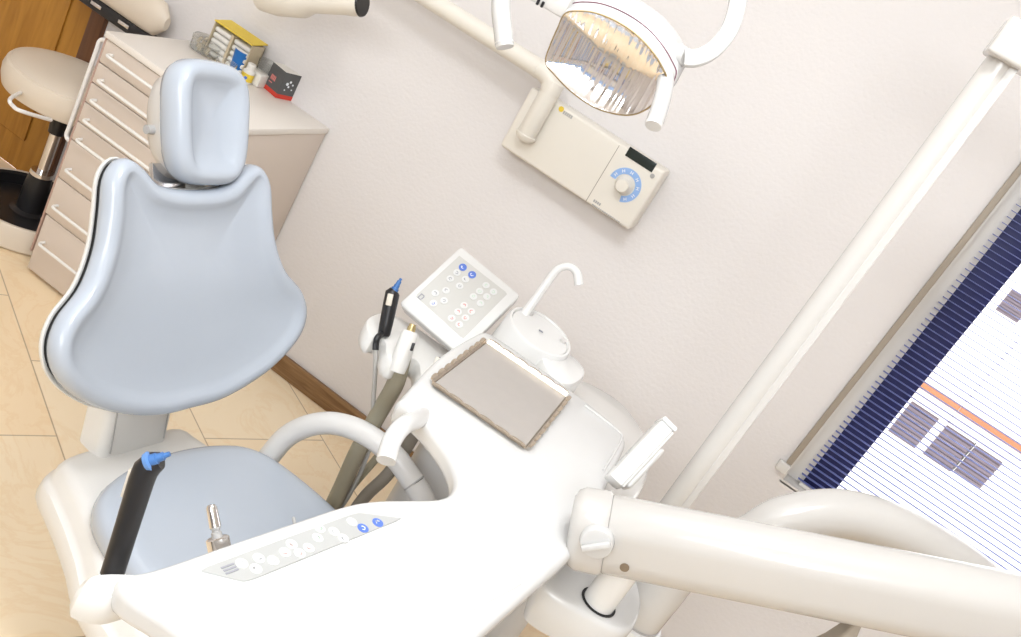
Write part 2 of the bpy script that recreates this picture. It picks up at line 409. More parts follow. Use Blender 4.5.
# carton of paper rolls with a raised yellow lid
p = on_z(229, 66, CZ); p.y = min(p.y, 2.43)
bxr = thing('tissue_box', (p.x, p.y, CT), 'open carton of white paper rolls with a yellow lid', 'box')
W2, D2, H2 = .075, .032, .105
g = G()
bx(g, p.x-W2, p.x+W2, p.y+D2-.003, p.y+D2, CT, CT+H2); bx(g, p.x-W2, p.x+W2, p.y-D2, p.y+D2, CT, CT+.003)
bx(g, p.x-W2, p.x-W2+.003, p.y-D2, p.y+D2, CT, CT+H2); bx(g, p.x+W2-.003, p.x+W2, p.y-D2, p.y+D2, CT, CT+H2)
bx(g, p.x-.004, p.x+.004, p.y-D2, p.y+D2, CT, CT+H2-.006)
build('carton', g, 'boxcard', bxr)
g = G(); box(g, (0, 0, 0), (W2*2, D2*2+.012, .003), mx=Matrix.Translation((p.x, p.y, CT+H2+.006)) @ Matrix.Rotation(R_(5), 4, 'X')); build('lid', g, 'yellow', bxr)['label'] = 'yellow card lid'
for s in (-1, 1):
    for k in range(5):
        g = G(); box(g, (p.x+s*(W2+.001)/2, p.y-.004, CT+.012+k*.0185), (W2-.012, D2*2-.012, .016), .006, 3)
        build('paper_roll', g, 'paper', bxr)['label'] = 'white paper roll'
def cup(name, px, py, r0, r1, h, mt, label, cat, wall=.002, solid=False):
    p = on_z(px, py, CZ); g = G()
    prof = [(0, 0), (r0, 0), (r1, h), (r1-wall, h), (r0-wall, .003), (0, .003)]
    lathe(g, prof, (p.x, p.y, CT), seg=28, cap0=False, cap1=False)
    return tag(build(name, g, mt, origin=(p.x, p.y, CT)), label, cat), p
# stack of clear dishes
p = on_z(206, 53, CZ)
ds = thing('petri_dish_stack', (p.x, p.y, CT), 'low round clear lidded dish at the window-far end of the worktop', 'dish')
ds['label'] = 'low round clear dish beside the carton of paper rolls'
g = G(); lathe(g, [(0, 0), (.048, 0), (.052, .004), (.052, .034), (.050, .034), (.049, .004), (0, .003)], (p.x, p.y, CT), cap0=False, cap1=False); build('bowl', g, 'glass', ds)
g = G(); lathe(g, [(.054, .030), (.054, .040), (.05, .044), (.02, .046), (0, .046)], (p.x, p.y, CT), cap0=False, cap1=False); build('lid', g, 'glass', ds)
for k in range(7):
    g = G(); an = k*2*PI/7; cyl(g, (p.x+.03*math.cos(an), p.y+.03*math.sin(an), CT+.004), (p.x+.03*math.cos(an)+.004, p.y+.03*math.sin(an), CT+.028), .006, .004, seg=8)
    build('cotton_tip', g, 'boxcard', ds)
cup('blue_beaker', 236, 73, .023, .029, .072, 'bluecup', 'opaque blue plastic cup in front of the carton', 'cup')
cup('clear_cup', 221, 77, .024, .031, .05, 'glass', 'clear plastic cup between the round dish and the blue cup', 'cup')
cup('tall_clear_cup', 259, 83, .022, .027, .075, 'glass', 'tall clear plastic cup behind the yellow-labelled bottle', 'cup')
p = on_z(245, 82, CZ)
bt = thing('small_bottle', (p.x, p.y, CT), 'small white bottle with a yellow label', 'bottle')
g = G(); lathe(g, [(.0, 0), (.017, 0), (.018, .003), (.018, .036), (.012, .042), (0, .042)], (p.x, p.y, CT), cap0=False, cap1=False); build('bottle_body', g, 'paper', bt)
g = G(); lathe(g, [(.0184, .006), (.0184, .03)], (p.x, p.y, CT), cap0=False, cap1=False); build('label_band', g, 'yellow', bt)['label'] = 'yellow label'
g = G(); lathe(g, [(0, .042), (.012, .042), (.0125, .058), (.011, .06), (0, .06)], (p.x, p.y, CT), cap0=False, cap1=False); build('cap', g, 'paper', bt)
g = G(); q = Vector((p.x+.007, p.y-.0165, CT+.017)); cyl(g, q, q+Vector((.0006, -.0018, 0)), .005, seg=14); build('label_mark', g, 'bluebtn', bt)['label'] = 'blue oval mark'
p = on_z(252, 80, CZ); p.y = min(p.y+.03, 2.44); g = G(); box(g, (p.x+.01, p.y, CT+.02), (.075, .05, .04), .003)
tag(build('low_carton', g, 'paper', origin=(p.x, p.y, CT)), 'plain white carton beside the grey and red box', 'box')
# grey and red carton turned by 45 degrees
p = on_z(271, 92, CZ)
gr = thing('printed_carton', (p.x, p.y, CT), 'small grey and red carton standing at the right end of the worktop', 'box')
mxr = Matrix.Translation((p.x+.012, p.y+.018, CT)) @ Matrix.Rotation(R_(-15), 4, 'Z'); hw = .034; hh = .085
g = G(); box(g, (0, 0, hh/2), (hw*2, hw*2, hh), .001, 1, mxr); build('carton', g, 'card', gr)
g = G(); box(g, (0, 0, .007), (hw*2+.0012, hw*2+.0012, .0135), 0, 1, mxr); build('base_band', g, 'red', gr)['label'] = 'red band'
g = G(); box(g, (0, 0, hh+.0004), (hw*2-.001, hw*2-.001, .0008), 0, 1, mxr); build('top_flap', g, 'paper', gr)['label'] = 'white top'
g = G()
for (u, v, w, h) in ((-.016, .046, .004, .016), (-.010, .046, .004, .016), (-.004, .046, .004, .016), (.002, .046, .004, .016), (-.012, .03, .016, .003)):
    box(g, (u, -hw-.0006, v), (w, .0006, h), 0, 1, mxr)
build('front_print', g, 'inkred', gr)['label'] = 'faded red lettering'
g = G()
for (u, v, r) in ((-.012, .05, .005), (-.002, .058, .004), (-.004, .042, .0035), (.01, .05, .003), (.012, .034, .0025), (-.014, .03, .0025)):
    a = mxr @ Vector((hw, u, v)); b = mxr @ Vector((hw+.0008, u, v)); cyl(g, a, b, r, seg=12)
build('side_print', g, 'inkwhite', gr)['label'] = 'white spots'

# ------------------------------------------------------------------ operator stool
SX, SY = -2.055, 2.28
st = thing('operator_stool', (SX, SY, 0), 'round cream padded stool on a chrome column beside the cabinet', 'stool')
ZS = .54; RS = .195
g = G(); lathe(g, [(0, -.095), (RS-.03, -.095), (RS-.008, -.085), (RS, -.06), (RS+.002, -.035), (RS-.004, -.012), (RS-.012, -.006), (RS-.018, -.002), (RS-.05, .008), (RS-.1, .012), (0, .014)], (SX, SY, ZS), seg=56, cap0=False, cap1=False)
sp = build('seat', g, 'stoolpad', st)
g = G(); tube(g, [(SX+(RS-.0115)*math.cos(t*2*PI/48), SY+(RS-.0115)*math.sin(t*2*PI/48), ZS-.0055) for t in range(49)], .0022, 6); build('piping', g, 'stoolpad', sp)
g = G(); cyl(g, (SX, SY, ZS-.115), (SX, SY, ZS-.094), .10, bev=.004); build('seat_plate', g, 'black', st)
g = G(); cyl(g, (SX, SY, .34), (SX, SY, ZS-.11), .024, .03); build('sleeve', g, 'black', st)
g = G(); cyl(g, (SX, SY, .19), (SX, SY, .345), .0165); build('gas_column', g, 'chrome', st)['label'] = 'chrome column'
g = G(); lathe(g, [(.017, .2), (.034, .2), (.036, .192), (.036, .186)], (SX, SY, 0)); build('collar', g, 'chrome', st)
g = G(); lathe(g, [(0, .19), (.034, .19), (.04, .15), (.042, .06), (.06, .052)], (SX, SY, 0), cap0=False); build('hub', g, 'black', st)
g = G(); RB = .212
lathe(g, [(0, .05), (.1, .05), (.19, .042), (RB-.022, .078), (RB-.012, .084)], (SX, SY, 0), seg=56, cap0=False, cap1=False); build('base_disc', g, 'black', st)['label'] = 'black dished base'
g = G(); lathe(g, [(RB-.014, .085), (RB-.004, .086), (RB, .08), (RB+.004, .01), (RB, .004), (RB-.02, .004)], (SX, SY, 0), seg=56, cap0=False, cap1=False); build('base_skirt', g, 'stoolpad', st)['label'] = 'cream ring around the base'
g = G(); a = at(14, 103, 2.52); b = at(20, 108, 2.48); c = at(52, 119, 2.62)
tube(g, spline([Vector((SX-.11, SY-.03, ZS-.102)), at(11, 98, 2.56), at(14, 107, 2.54), at(24, 112, 2.55), at(51, 120, 2.66)], 6), .0055, 10); build('lever', g, 'whitemetal', st)['label'] = 'bent height lever'
# backrest behind the seat
bc = Vector((-2.13, 2.415, .79))
g = G(); rings = []
for k in range(13):
    t = k/12; x = -2.33+t*.40; e = math.sqrt(max(0, 1-(2*t-1)**8))
    rings.append([Vector((x, 2.425+.036*math.cos(q)*(.35+.65*e), .80+.062*math.sin(q)*(.35+.65*e))) for q in [2*PI*i/20 for i in range(20)]])
loft(g, rings); bp = build('backrest', g, 'stoolpad', st)['label'] = 'cream padded backrest'
g = G(); bx(g, -2.30, -1.96, 2.40, 2.45, .705, .745, .008); build('backrest_frame', g, 'black', st)
for xx in (-2.2, -2.08):
    g = G(); bx(g, xx, xx+.045, 2.396, 2.40, .722, .734, .002); build('backrest_clip', g, 'chrome', st)
g = G(); tube(g, spline([(SX, SY+.06, ZS-.105), (SX, SY+.15, ZS-.11), (SX, SY+.195, ZS-.06), (SX, SY+.19, .60), (SX, SY+.165, .72)], 8), .014, 12); build('backrest_stem', g, 'black', st)

# ------------------------------------------------------------------ dental chair
CK = 1.036
CO = CAM + (Vector((-.719, 1.247, .739))-CAM)*CK
ca = R_(82.1); ct = R_(28)
cw = Vector((math.cos(ca), math.sin(ca), 0)); cf = Vector((math.sin(ca), -math.cos(ca), 0)); Z = Vector((0, 0, 1))
cu = Z*math.cos(ct)-cf*math.sin(ct); cn = cf*math.cos(ct)+Z*math.sin(ct)
ch = thing('dental_chair', (CO.x+cf.x*.35, CO.y+cf.y*.35, 0), 'dental chair with pale blue upholstery and white shell', 'dental chair')
half = [(.0, -.118), (.06, -.117), (.12, -.105), (.19, -.079), (.244, -.044), (.277, -.006), (.286, .038), (.268, .080), (.225, .122), (.198, .178), (.187, .235), (.181, .285), (.163, .314), (.138, .322), (.108, .306), (.082, .284), (.045, .275), (0, .273)]
def outline(half, n=120):
    full = half + [(-x, y) for x, y in half[::-1][1:-1]]
    s = spline([(x, y, 0) for x, y in full], 6, True); return resample([(q.x, q.y) for q in s], n)
ol = outline(half, 144)
def pt(o, w, u, n, x, y, h): return o + w*x + u*y + n*h
def cushion(g, ol, levels, o, w, u, n, c=(0, .08), bend=lambda x, y: 0., mi=0, cap0=True):
    rings = []
    for s, d, h in levels:
        oo = offset2s(ol, d, 3 if d < .02 else 9) if d else ol
        if s < 1 or d > .04:
            for _ in range(int(10+60*(1-s))):
                oo = [((oo[i-1][0]+oo[i][0]*2+oo[(i+1) % len(oo)][0])/4, (oo[i-1][1]+oo[i][1]*2+oo[(i+1) % len(oo)][1])/4) for i in range(len(oo))]
        rings.append([pt(o, w, u, n, c[0]+(x-c[0])*s, c[1]+(y-c[1])*s, h+bend(x*s, y*s)) for x, y in oo])
    return loft(g, rings, cap0, True, mi=mi)
bend = lambda x, y: .02*(x/.29)**2
g = G()
cushion(g, ol, [(1, .016, -.028), (1, .005, -.0255), (1, .001, -.019), (1, .0, -.010), (1, .003, .001), (1, .010, .009), (1, .018, .011), (1, .026, .009), (1, .033, .004), (1, .044, .0), (.80, .044, -.004), (.6, .044, -.006), (.4, .044, -.007), (.2, .044, -.0075), (.02, .044, -.0075)], CO, cw, cu, cn, (0, .085), bend)
bk = build('backrest', g, 'blue', ch, angle=60); bk['label'] = 'pale blue backrest cushion'
g = G()
cushion(g, ol, [(1, .06, -.072), (1, .035, -.066), (1, .012, -.05), (1, .002, -.040), (1, -.001, -.034), (1, -.0005, -.0305), (1, .002, -.030), (1, .012, -.038)], CO, cw, cu, cn, (0, .085), bend)
build('back_shell', g, 'shell', ch, angle=50)['label'] = 'white back shell'
g = G(); cushion(g, ol, [(1, .008, -.036), (1, .006, -.024), (1, .015, -.024)], CO, cw, cu, cn, (0, .085), bend); build('seam', g, 'darkgap', bk)['label'] = 'black seam strip'
# headrest
hO = CO + cu*.272 + cn*.004 + cw*.034 + cu*.008
hol = []
for i in range(96):
    t = 2*PI*i/96; c_, s_ = math.cos(t), math.sin(t); e = 2/3.4
    x = .087*abs(c_)**e*(1 if c_ > 0 else -1); y = .107*abs(s_)**e*(1 if s_ > 0 else -1)
    x *= 1.0+.04*(y/.107); hol.append((x, y+.108))
hol = resample(hol, 96)
g = G()
cushion(g, hol, [(1, .02, -.044), (1, .005, -.038), (1, 0, -.026), (1, 0, -.010), (1, .003, .002), (1, .010, .011), (1, .018, .014), (1, .026, .012), (1, .034, .006), (1, .042, -.0), (.75, .042, -.006), (.5, .042, -.010), (.25, .042, -.012), (.03, .042, -.012)], hO, cw, cu, cn, (0, .108), lambda x, y: 0)
build('headrest', g, 'blue', ch, angle=60)['label'] = 'pale blue headrest cushion'
g = G()
cushion(g, hol, [(.5, 0, -.094), (.68, 0, -.09), (.80, 0, -.074), (.88, 0, -.05), (.92, 0, -.036)], hO-cw*.004, cw, cu, cn, (0, .09))
hs = build('headrest_shell', g, 'greywhite', ch, angle=50); hs['label'] = 'grey headrest shell'
kp = pt(hO, cw, cu, cn, -.084, .09, -.058)
g = G(); cyl(g, kp+cw*.02, kp-cw*.008, .008, seg=16); build('pivot_bolt', g, 'grey', hs)
g = G(); box(g, (0, 0, 0), (.075, .09, .010), .003, 2, frame(cw, cu, cn, pt(CO, cw, cu, cn, -.01, .27, -.055))); build('headrest_bracket', g, 'chrome', ch)['label'] = 'polished headrest bracket'
g = G(); box(g, (0, 0, 0), (.05, .10, .012), .003, 2, frame(cw, cu, cn, pt(CO, cw, cu, cn, .055, .27, -.06))); build('headrest_bracket', g, 'shell', ch)
# stem between seat and back
def cl(f, w, z): return Vector((CO.x, CO.y, 0)) + cf*f + cw*w + Z*z
g = G()
def rr_(hx, hy, r, n=6):
    o = []
    for cx, cy, a0 in ((hx-r, hy-r, 0), (-hx+r, hy-r, 90), (-hx+r, -hy+r, 180), (hx-r, -hy+r, 270)):
        for k in range(n+1):
            a = R_(a0+90*k/n); o.append((cx+r*math.cos(a), cy+r*math.sin(a)))
    return o
rings = []
for z, fo, hy in ((.44, -.055, .079), (.50, -.067, .078), (.58, -.09, .077), (.68, -.14, .076), (.78, -.19, .074)):
    rings.append([cl(fo+x, y, z) for x, y in rr_(.035, hy, .018)])
loft(g, rings); stm = build('stem', g, 'shell', ch); 
for s in (-1, 1):
    g = G(); tube(g, [cl(-.0185, s*.062, .455), cl(-.0315, s*.061, .50), cl(-.0545, s*.06, .58)], .0015, 6)
    build('panel_groove', g, 'grey', stm)
# seat shell
fl = [(-.075, 0), (-.075, .10), (-.058, .150), (-.02, .165), (.06, .190), (.13, .216), (.22, .25), (.45, .27), (.72, .25), (.82, .18), (.84, 0)]
so = [(x, y) for x, y in fl] + [(x, -y) for x, y in fl[::-1][1:-1]]
so = resample([(q.x, q.y) for q in spline([(x, y, 0) for x, y in so], 5, True)], 120)
mxs = frame(cf, cw, Z, (CO.x, CO.y, 0))
if area2(so) < 0: so = so[::-1]
g = G(); loft(g, [[mxs @ Vector((x, y, z)) for x, y in offset2s(so, d)] for d, z in ((.07, .25), (.04, .29), (.008, .335), (-.004, .36), (0, .385), (.002, .392), (.008, .396), (.012, .404), (.016, .425), (.024, .437), (.034, .4425), (.045, .443))])
build('seat_shell', g, 'shell', ch, angle=40)['label'] = 'white seat shell'
g = G()
for s in (-1,):
    loft(g, [[cl(.10+.0, s*q, z) for q, z in ((.19, .445), (.222, .43))], [cl(.16, s*q, z) for q, z in ((.205, .462), (.25, .43))], [cl(.19, s*q, z) for q, z in ((.205, .445), (.25, .425))]], False, False, False)
fs = [(.042, 0), (.046, .06), (.058, .115), (.080, .165), (.12, .198), (.19, .216), (.30, .225), (.50, .222), (.70, .20), (.78, .14), (.80, 0)]
sq = fs + [(x, -y) for x, y in fs[::-1][1:-1]]
sq = resample([(q.x, q.y) for q in spline([(x, y, 0) for x, y in sq], 5, True)], 120)
if area2(sq) < 0: sq = sq[::-1]
g = G(); loft(g, [[mxs @ Vector((x, y, z)) for x, y in offset2s(sq, d, 8)] for d, z in ((.02, .44), (.002, .446), (-.001, .46), (0, .476), (.005, .488), (.014, .494), (.03, .497), (.05, .496), (.07, .4955))])
build('seat', g, 'blue', ch, angle=60)['label'] = 'pale blue seat cushion'
g = G(); loft(g, [[mxs @ Vector((.38+x, y, z)) for x, y in rr_(hx, hy, .05)] for hx, hy, z in ((.30, .22, .004), (.30, .22, .04), (.27, .19, .06), (.16, .13, .09), (.15, .12, .27))]); build('pedestal', g, 'shell', ch)
# armrest arch on the far side
g = G(); YA = 1.50
ap = spline([on_y(236, 505, YA-.04), on_y(268, 458, YA-.01), on_y(292, 433, YA), on_y(325, 423, YA), on_y(360, 431, YA), on_y(393, 455, YA), on_y(414, 483, YA)], 8)
tube(g, ap, .0225, 20); arm = build('armrest', g, 'greywhite', ch); arm['label'] = 'grey white arched armrest'
g = G(); ap2 = spline([on_y(414, 483.5, YA), on_y(425, 503, YA), on_y(433, 535, YA), on_y(430, 570, YA+.0)], 6); tube(g, ap2, .0225, 20); build('armrest', g, 'greywhite', ch)
g = G(); tube(g, [ap[-1]-(ap[-1]-ap[-2]).normalized()*.0015, ap[-1]+(ap[-1]-ap[-2]).normalized()*.0015], .0231, 20); build('joint_ring', g, 'grey', arm)
g = G(); tube(g, spline([ap[0], cl(.10, .20, .40), cl(.12, .14, .37)], 5), .024, 16); build('armrest_bracket', g, 'greywhite', ch); g = G(); tube(g, spline([ap2[-1], cl(.50, .23, .40), cl(.50, .16, .37)], 5), .024, 16); build('armrest_bracket', g, 'greywhite', ch)

# ------------------------------------------------------------------ delivery unit (table over the chair)
ZD = .93
dl = thing('delivery_unit', (-.15, 1.1, .80), 'white instrument table with a keypad strip and steel tray on it', 'delivery unit')
def oz(px, py, z=ZD): q = on_z(px, py, z); return (q.x, q.y)
out = [oz(400, 405), oz(397.5, 403), oz(397.5, 400), oz(400, 397.5), (-.372, 1.40), (-.374, 1.56), (-.372, 1.595), (-.352, 1.61), (-.20, 1.612), (-.07, 1.60), (-.028, 1.575), (-.020, 1.50), (-.01, 1.36), (.005, 1.25), (.009, 1.133), (-.005, 1.04), (-.026, .866), (-.045, .70), (-.05, .60), (-.055, .575), (-.12, .575), (-.19, .60), (-.25, .61), (-.30, .598), (-.328, .606), oz(150, 568), oz(233, 539), oz(300, 517), oz(345, 502), oz(375, 497), oz(410, 497), oz(438, 497), oz(452, 492), oz(458, 480), oz(455, 463), oz(444, 444), oz(426, 422), oz(410, 408)]
out = resample(chaikin(out, 2), 220)
g = G(); slab(g, out, [(.010, .893), (.006, .895), (.003, .899), (.002, .904), (.002, .908), (.0005, .916), (.001, .921), (.003, .9255), (.006, .9285), (.010, .93)], soft=True)
build('table_body', g, 'tablewhite', dl, angle=40)
# deck rim line
g = G(); rim = [Vector((*oz(485, 339, .932), .9305)), Vector((-.13, 1.582, .9305)), Vector((-.055, 1.575, .9305)), Vector((-.040, 1.555, .9305)), Vector((-.034, 1.48, .9305)), Vector((-.03, 1.40, .9305))]
tube(g, spline(rim[1:], 5), .0022, 6); build('deck_rim', g, 'tablewhite', dl)
# control strip
q4 = [oz(*q) for q in ((197, 571), (246, 583), (403, 519), (356, 513))]
g = G(); cxy = [(x, y) for x, y in q4]; qq = resample(chaikin(cxy, 2, .05), 140); slab(g, qq, [(0, .9295), (.0003, .9312), (.0007, .9316)]); ks = build('keypad_strip', g, 'keyfilm_pale', dl); ks['label'] = 'pale grey keypad strip'
def strip_pt(s, t):
    a = Vector(q4[0]).lerp(Vector(q4[3]), s); b = Vector(q4[1]).lerp(Vector(q4[2]), s); c = a.lerp(b, t); return Vector((c.x, c.y, .9316))
def button(par, c, nrm, r, face, ink, seed, ux, uy, h=.0012):
    g = G(); cyl(g, c, c+nrm*h, r, seg=20, mi=0)
    rd = random.Random(seed); k = c+nrm*(h+.0001)
    def stroke(a, b, w):
        a, b = Vector(a), Vector(b); d = (b-a); L = d.length; d.normalize(); n_ = Vector((-d.y, d.x))
        pts = [a+n_*w, a-n_*w, b-n_*w, b+n_*w]
        lo = [k+(ux*p.x+uy*p.y)*r for p in pts]; hi = [p+nrm*.0004 for p in lo]
        loft(g, [lo, hi], mi=1)
    for _ in range(2):
        a0 = rd.uniform(0, 2*PI); prev = None
        for j in range(4):
            p = (.5*math.cos(a0+j*.9)*rd.uniform(.5, 1), .5*math.sin(a0+j*.9)*rd.uniform(.5, 1))
            if prev: stroke(prev, p, .075)
            prev = p
    return build('button', g, [face, ink], par, smooth=False)
ex = Vector((Vector(q4[3])-Vector(q4[0])).to_3d()).normalized(); ey = Z.cross(ex)
for i, (bx_, by_, f, k) in enumerate([(438, 345, 'bluebtn', 'inkwhite'), (478, 330, 'bluebtn', 'inkwhite'), (408, 328, 'btn', 'inkpale'), (360, 354, 'btn', 'inkpale'), (385, 372, 'btn', 'inkpale'), (322, 346, 'btn', 'inkgreen'), (316, 371, 'btn', 'inkgreen'), (292, 398, 'btn', 'inkpink'), (246, 388, 'btn', 'inkpink'), (268, 412, 'btn', 'inkpink'), (228, 410, 'btn', 'inkpink'), (196, 432, 'btn', 'inkpale'), (158, 426, 'btn', 'inkpale'), (150, 454, 'btn', 'inkpale'), (112, 440, 'btn', 'inkpale')]):
    b = button(ks, on_z(200+bx_/2.689, 400+by_/2.689, .9316), Z, .0072 if i < 2 else .0068, f, k, i, ex, ey, .0006)
    if i < 2: b['label'] = 'blue button'
g = G(); c = strip_pt(.075, .36)
for k in range(3): box(g, (0, (k-1)*.004, .0004), (.016, .0022, .0006), mx=frame(ex, ey, Z, c))
build('keypad_mark', g, 'inkgrey', ks)
# work mat seam on the near part
mo = [oz(*q) for q in ((460, 525), (528, 582))] + [(-.06, .86), (-.075, .66)] + [oz(*q) for q in ((225, 633), (350, 575))]
mo = resample(chaikin(mo, 2, .1), 80); g = G(); slab(g, mo, [(0, .9292), (.0006, .9306), (.0025, .9314), (.006, .9316)]); build('work_mat', g, 'tablewhite', dl)
# side handle
g = G(); hp = spline([at(424, 415, 1.42), at(416, 420, 1.36), at(403, 426, 1.30), at(392, 441, 1.27), at(386, 461, 1.25)], 8); tube(g, hp, .0138, 20); build('handle', g, 'tablewhite', dl)['label'] = 'white curved side handle'
# instrument holder under the chair-side edge
hl = [oz(*q, .905) for q in ((74, 592), (86, 573), (108, 570), (150, 572), (235, 552), (330, 520), (352, 516), (240, 562), (150, 592), (110, 604))]
g = G(); slab(g, resample(chaikin(hl, 2, .2), 90), [(.02, .862), (.003, .870), (0, .88), (.001, .898), (.005, .905)]); build('instrument_holder', g, 'shell', dl, angle=40)
# pivot bracket under the support arm
bo = [oz(*q, .845) for q in ((552, 556), (538, 582), (560, 600), (588, 614), (612, 628), (630, 632), (640, 620), (644, 596), (630, 560), (590, 545))]
g = G(); slab(g, resample(chaikin(bo, 2), 80), [(.03, .765), (.008, .775), (.001, .80), (0, .835), (.002, .842), (.006, .845)]); build('pivot_bracket', g, 'tablewhite', dl, angle=40)

# steel tray
P0, P1, P2, P3 = [on_z(*q, .938) for q in ((485, 338), (570, 395.5), (528.5, 450), (430.5, 382))]
ty = thing('instrument_tray', ((P0.x+P2.x)/2, (P0.y+P2.y)/2, .9318), 'shallow steel tray with scalloped edges lying on the white table', 'tray')
ux = (P1-P0).normalized(); uy = (P0-P3).normalized(); uy = (uy-ux*uy.dot(ux)).normalized()
tw = ((P1-P0).length+(P2-P3).length)/2; tl = ((P0-P3).length+(P1-P2).length)/2; tc_ = (P0+P1+P2+P3)/4
mt = frame(ux, uy, Z, (tc_.x, tc_.y, .9318))
g = G(); box(g, (0, 0, .0015), (tw-.012, tl-.012, .003), .001, 1, mt); build('tray_floor', g, 'steel', ty)['label'] = 'matt steel tray floor'
def rim_side(a, b, nrm, n):
    g = G(); rings = []
    N = n*12
    for i in range(N+1):
        t = i/N; p = Vector(a).lerp(Vector(b), t); w = .0022*(1-abs(math.sin(t*n*PI)))**1.5
        hi = p+nrm*.004+Z*(.010-w)
        rings.append([mt @ q for q in (p, hi, hi+nrm*(.006-w), hi+nrm*(.006-w)-Z*.001, hi+nrm*.001-Z*.0012, p+nrm*.0012)])
    loft(g, rings); return g
hx, hy = tw/2-.006, tl/2-.006
for a, b, nn, n in (((-hx, hy, .001), (hx, hy, .001), Vector((0, 1, 0)), 6), ((hx, -hy, .001), (-hx, -hy, .001), Vector((0, -1, 0)), 6), ((hx, hy, .001), (hx, -hy, .001), Vector((1, 0, 0)), 9), ((-hx, -hy, .001), (-hx, hy, .001), Vector((-1, 0, 0)), 9)):
    build('scalloped_edge', rim_side(a, b, nn, n), 'trayrim', ty)

# handpieces on the delivery unit
def axis_up(px0, py0, px1, py1, d): return at(px0, py0, d), at(px1, py1, d)
a, b = at(111, 578, .90), at(146, 466, .885)
d = (b-a).normalized()
hb = thing('air_water_syringe', a, 'black handpiece with a blue nozzle standing in the holder at the near end of the white table', 'handpiece')
hb['label'] = 'thick black handpiece with a blue nozzle standing in front of the blue seat'
side = (RT-d*RT.dot(d)).normalized(); fr = d.cross(side)
g = G(); L = (b-a).length
sec = [(math.cos(2*PI*i/20), math.sin(2*PI*i/20)) for i in range(20)]
tube(g, [a-d*.03, a, a+d*L*.5, a+d*L*.88, b-d*.003+side*.001, b+d*.006+side*.006, b+d*.010+side*.012], [.0105, .0112, .0116, .0122, .0125, .0115, .0085], 20); build('grip', g, 'black', hb)
g = G(); tube(g, [a-d*.004, a+d*.004], .0128, 20); build('collar', g, 'shell', hb)
g = G(); box(g, (0, 0, 0), (.006, .0045, .030), .0015, 2, frame(side, fr, d, b-d*.022-side*.0115)); build('push_button', g, 'beige', hb)['label'] = 'beige push button'
n0 = at(147, 462, .878); nd = (at(172, 453, .878)-n0).normalized()
g = G(); tube(g, [n0-nd*.001, n0+nd*.003, n0+nd*.0042], [.0085, .0096, .0065], 20); build('nozzle_ring', g, 'bluering', hb)
g = G(); tube(g, [n0+nd*.003, n0+nd*.010, n0+nd*.0105, n0+nd*.017, n0+nd*.0175, n0+nd*.023], [.0062, .0058, .0045, .0042, .0028, .0024], 16); build('nozzle', g, 'bluetip', hb)['label'] = 'blue nozzle'
a, b = at(224, 572, 1.0), at(211, 505, 1.0); d = (b-a).normalized()
a = a-d*.03
hb = thing('micromotor_handpiece', a, 'silver handpiece peeping over the table edge in front of the blue seat', 'handpiece')
L = (b-a).length
g = G(); tube(g, [a, b-d*.037, b-d*.0355], [.0125, .0125, .0105], 20); build('motor_sleeve', g, 'chrome', hb)
g = G(); tube(g, [b-d*.0355, b-d*.030, b-d*.0295, b-d*.0265, b-d*.026, b-d*.0235], [.0056, .0056, .0044, .0044, .0057, .0057], 16); build('coupling', g, 'grey', hb)
g = G(); tube(g, [b-d*.024, b-d*.012, b-d*.003, b], [.0062, .0059, .0057, .0042], 16); build('shaft', g, 'chrome', hb)
a, b = at(297, 540, 1.08), at(293.5, 517, 1.08); d = (b-a).normalized(); a = a-d*.03
hb = thing('small_handpiece', a, 'tiny steel handpiece tip just showing behind the keypad strip', 'handpiece')
g = G(); tube(g, [a, b-d*.012, b-d*.010], [.006, .006, .003], 14); build('sleeve', g, 'chrome', hb)
g = G(); tube(g, [b-d*.011, b-d*.002, b], [.0021, .0020, .0012], 12); build('tip', g, 'grey', hb)

# control box at the right of the tray, on the rear shelf
cbx = thing('control_box', on_z(632, 480, .895), 'white slab-shaped box standing on edge at the right of the table behind the thick arm', 'control box')
A_ = at(663.5, 427, 1.50); B_ = at(612, 482, 1.46)
ax_ = (A_-B_).normalized(); th = (at(676, 436, 1.5)-at(660, 424, 1.5)).normalized(); th = (th-ax_*th.dot(ax_)).normalized(); wd = ax_.cross(th)
mb = frame(ax_, th, wd, (A_+B_)/2); Lb = (A_-B_).length
g = G(); box(g, (0, 0, 0), (Lb, .026, .042), .004, 2, mb); build('case', g, 'white', cbx)
g = G(); box(g, (-.0, .0145, .0), (Lb-.004, .004, .040), .001, 2, mb); box(g, (-.012, .021, .0), (Lb-.04, .010, .036), .005, 3, mb); build('case_back', g, 'greywhite', cbx)['label'] = 'grey curved back'
g = G(); box(g, (Lb/2+.004, .001, 0), (.008, .029, .044), .002, 2, mb); build('end_cap', g, 'white', cbx)
for u in (-.035, -.008):
    g = G(); box(g, (u, -.0135, .0), (.012, .002, .006), .0008, 1, mb); build('slot', g, 'grey', cbx)

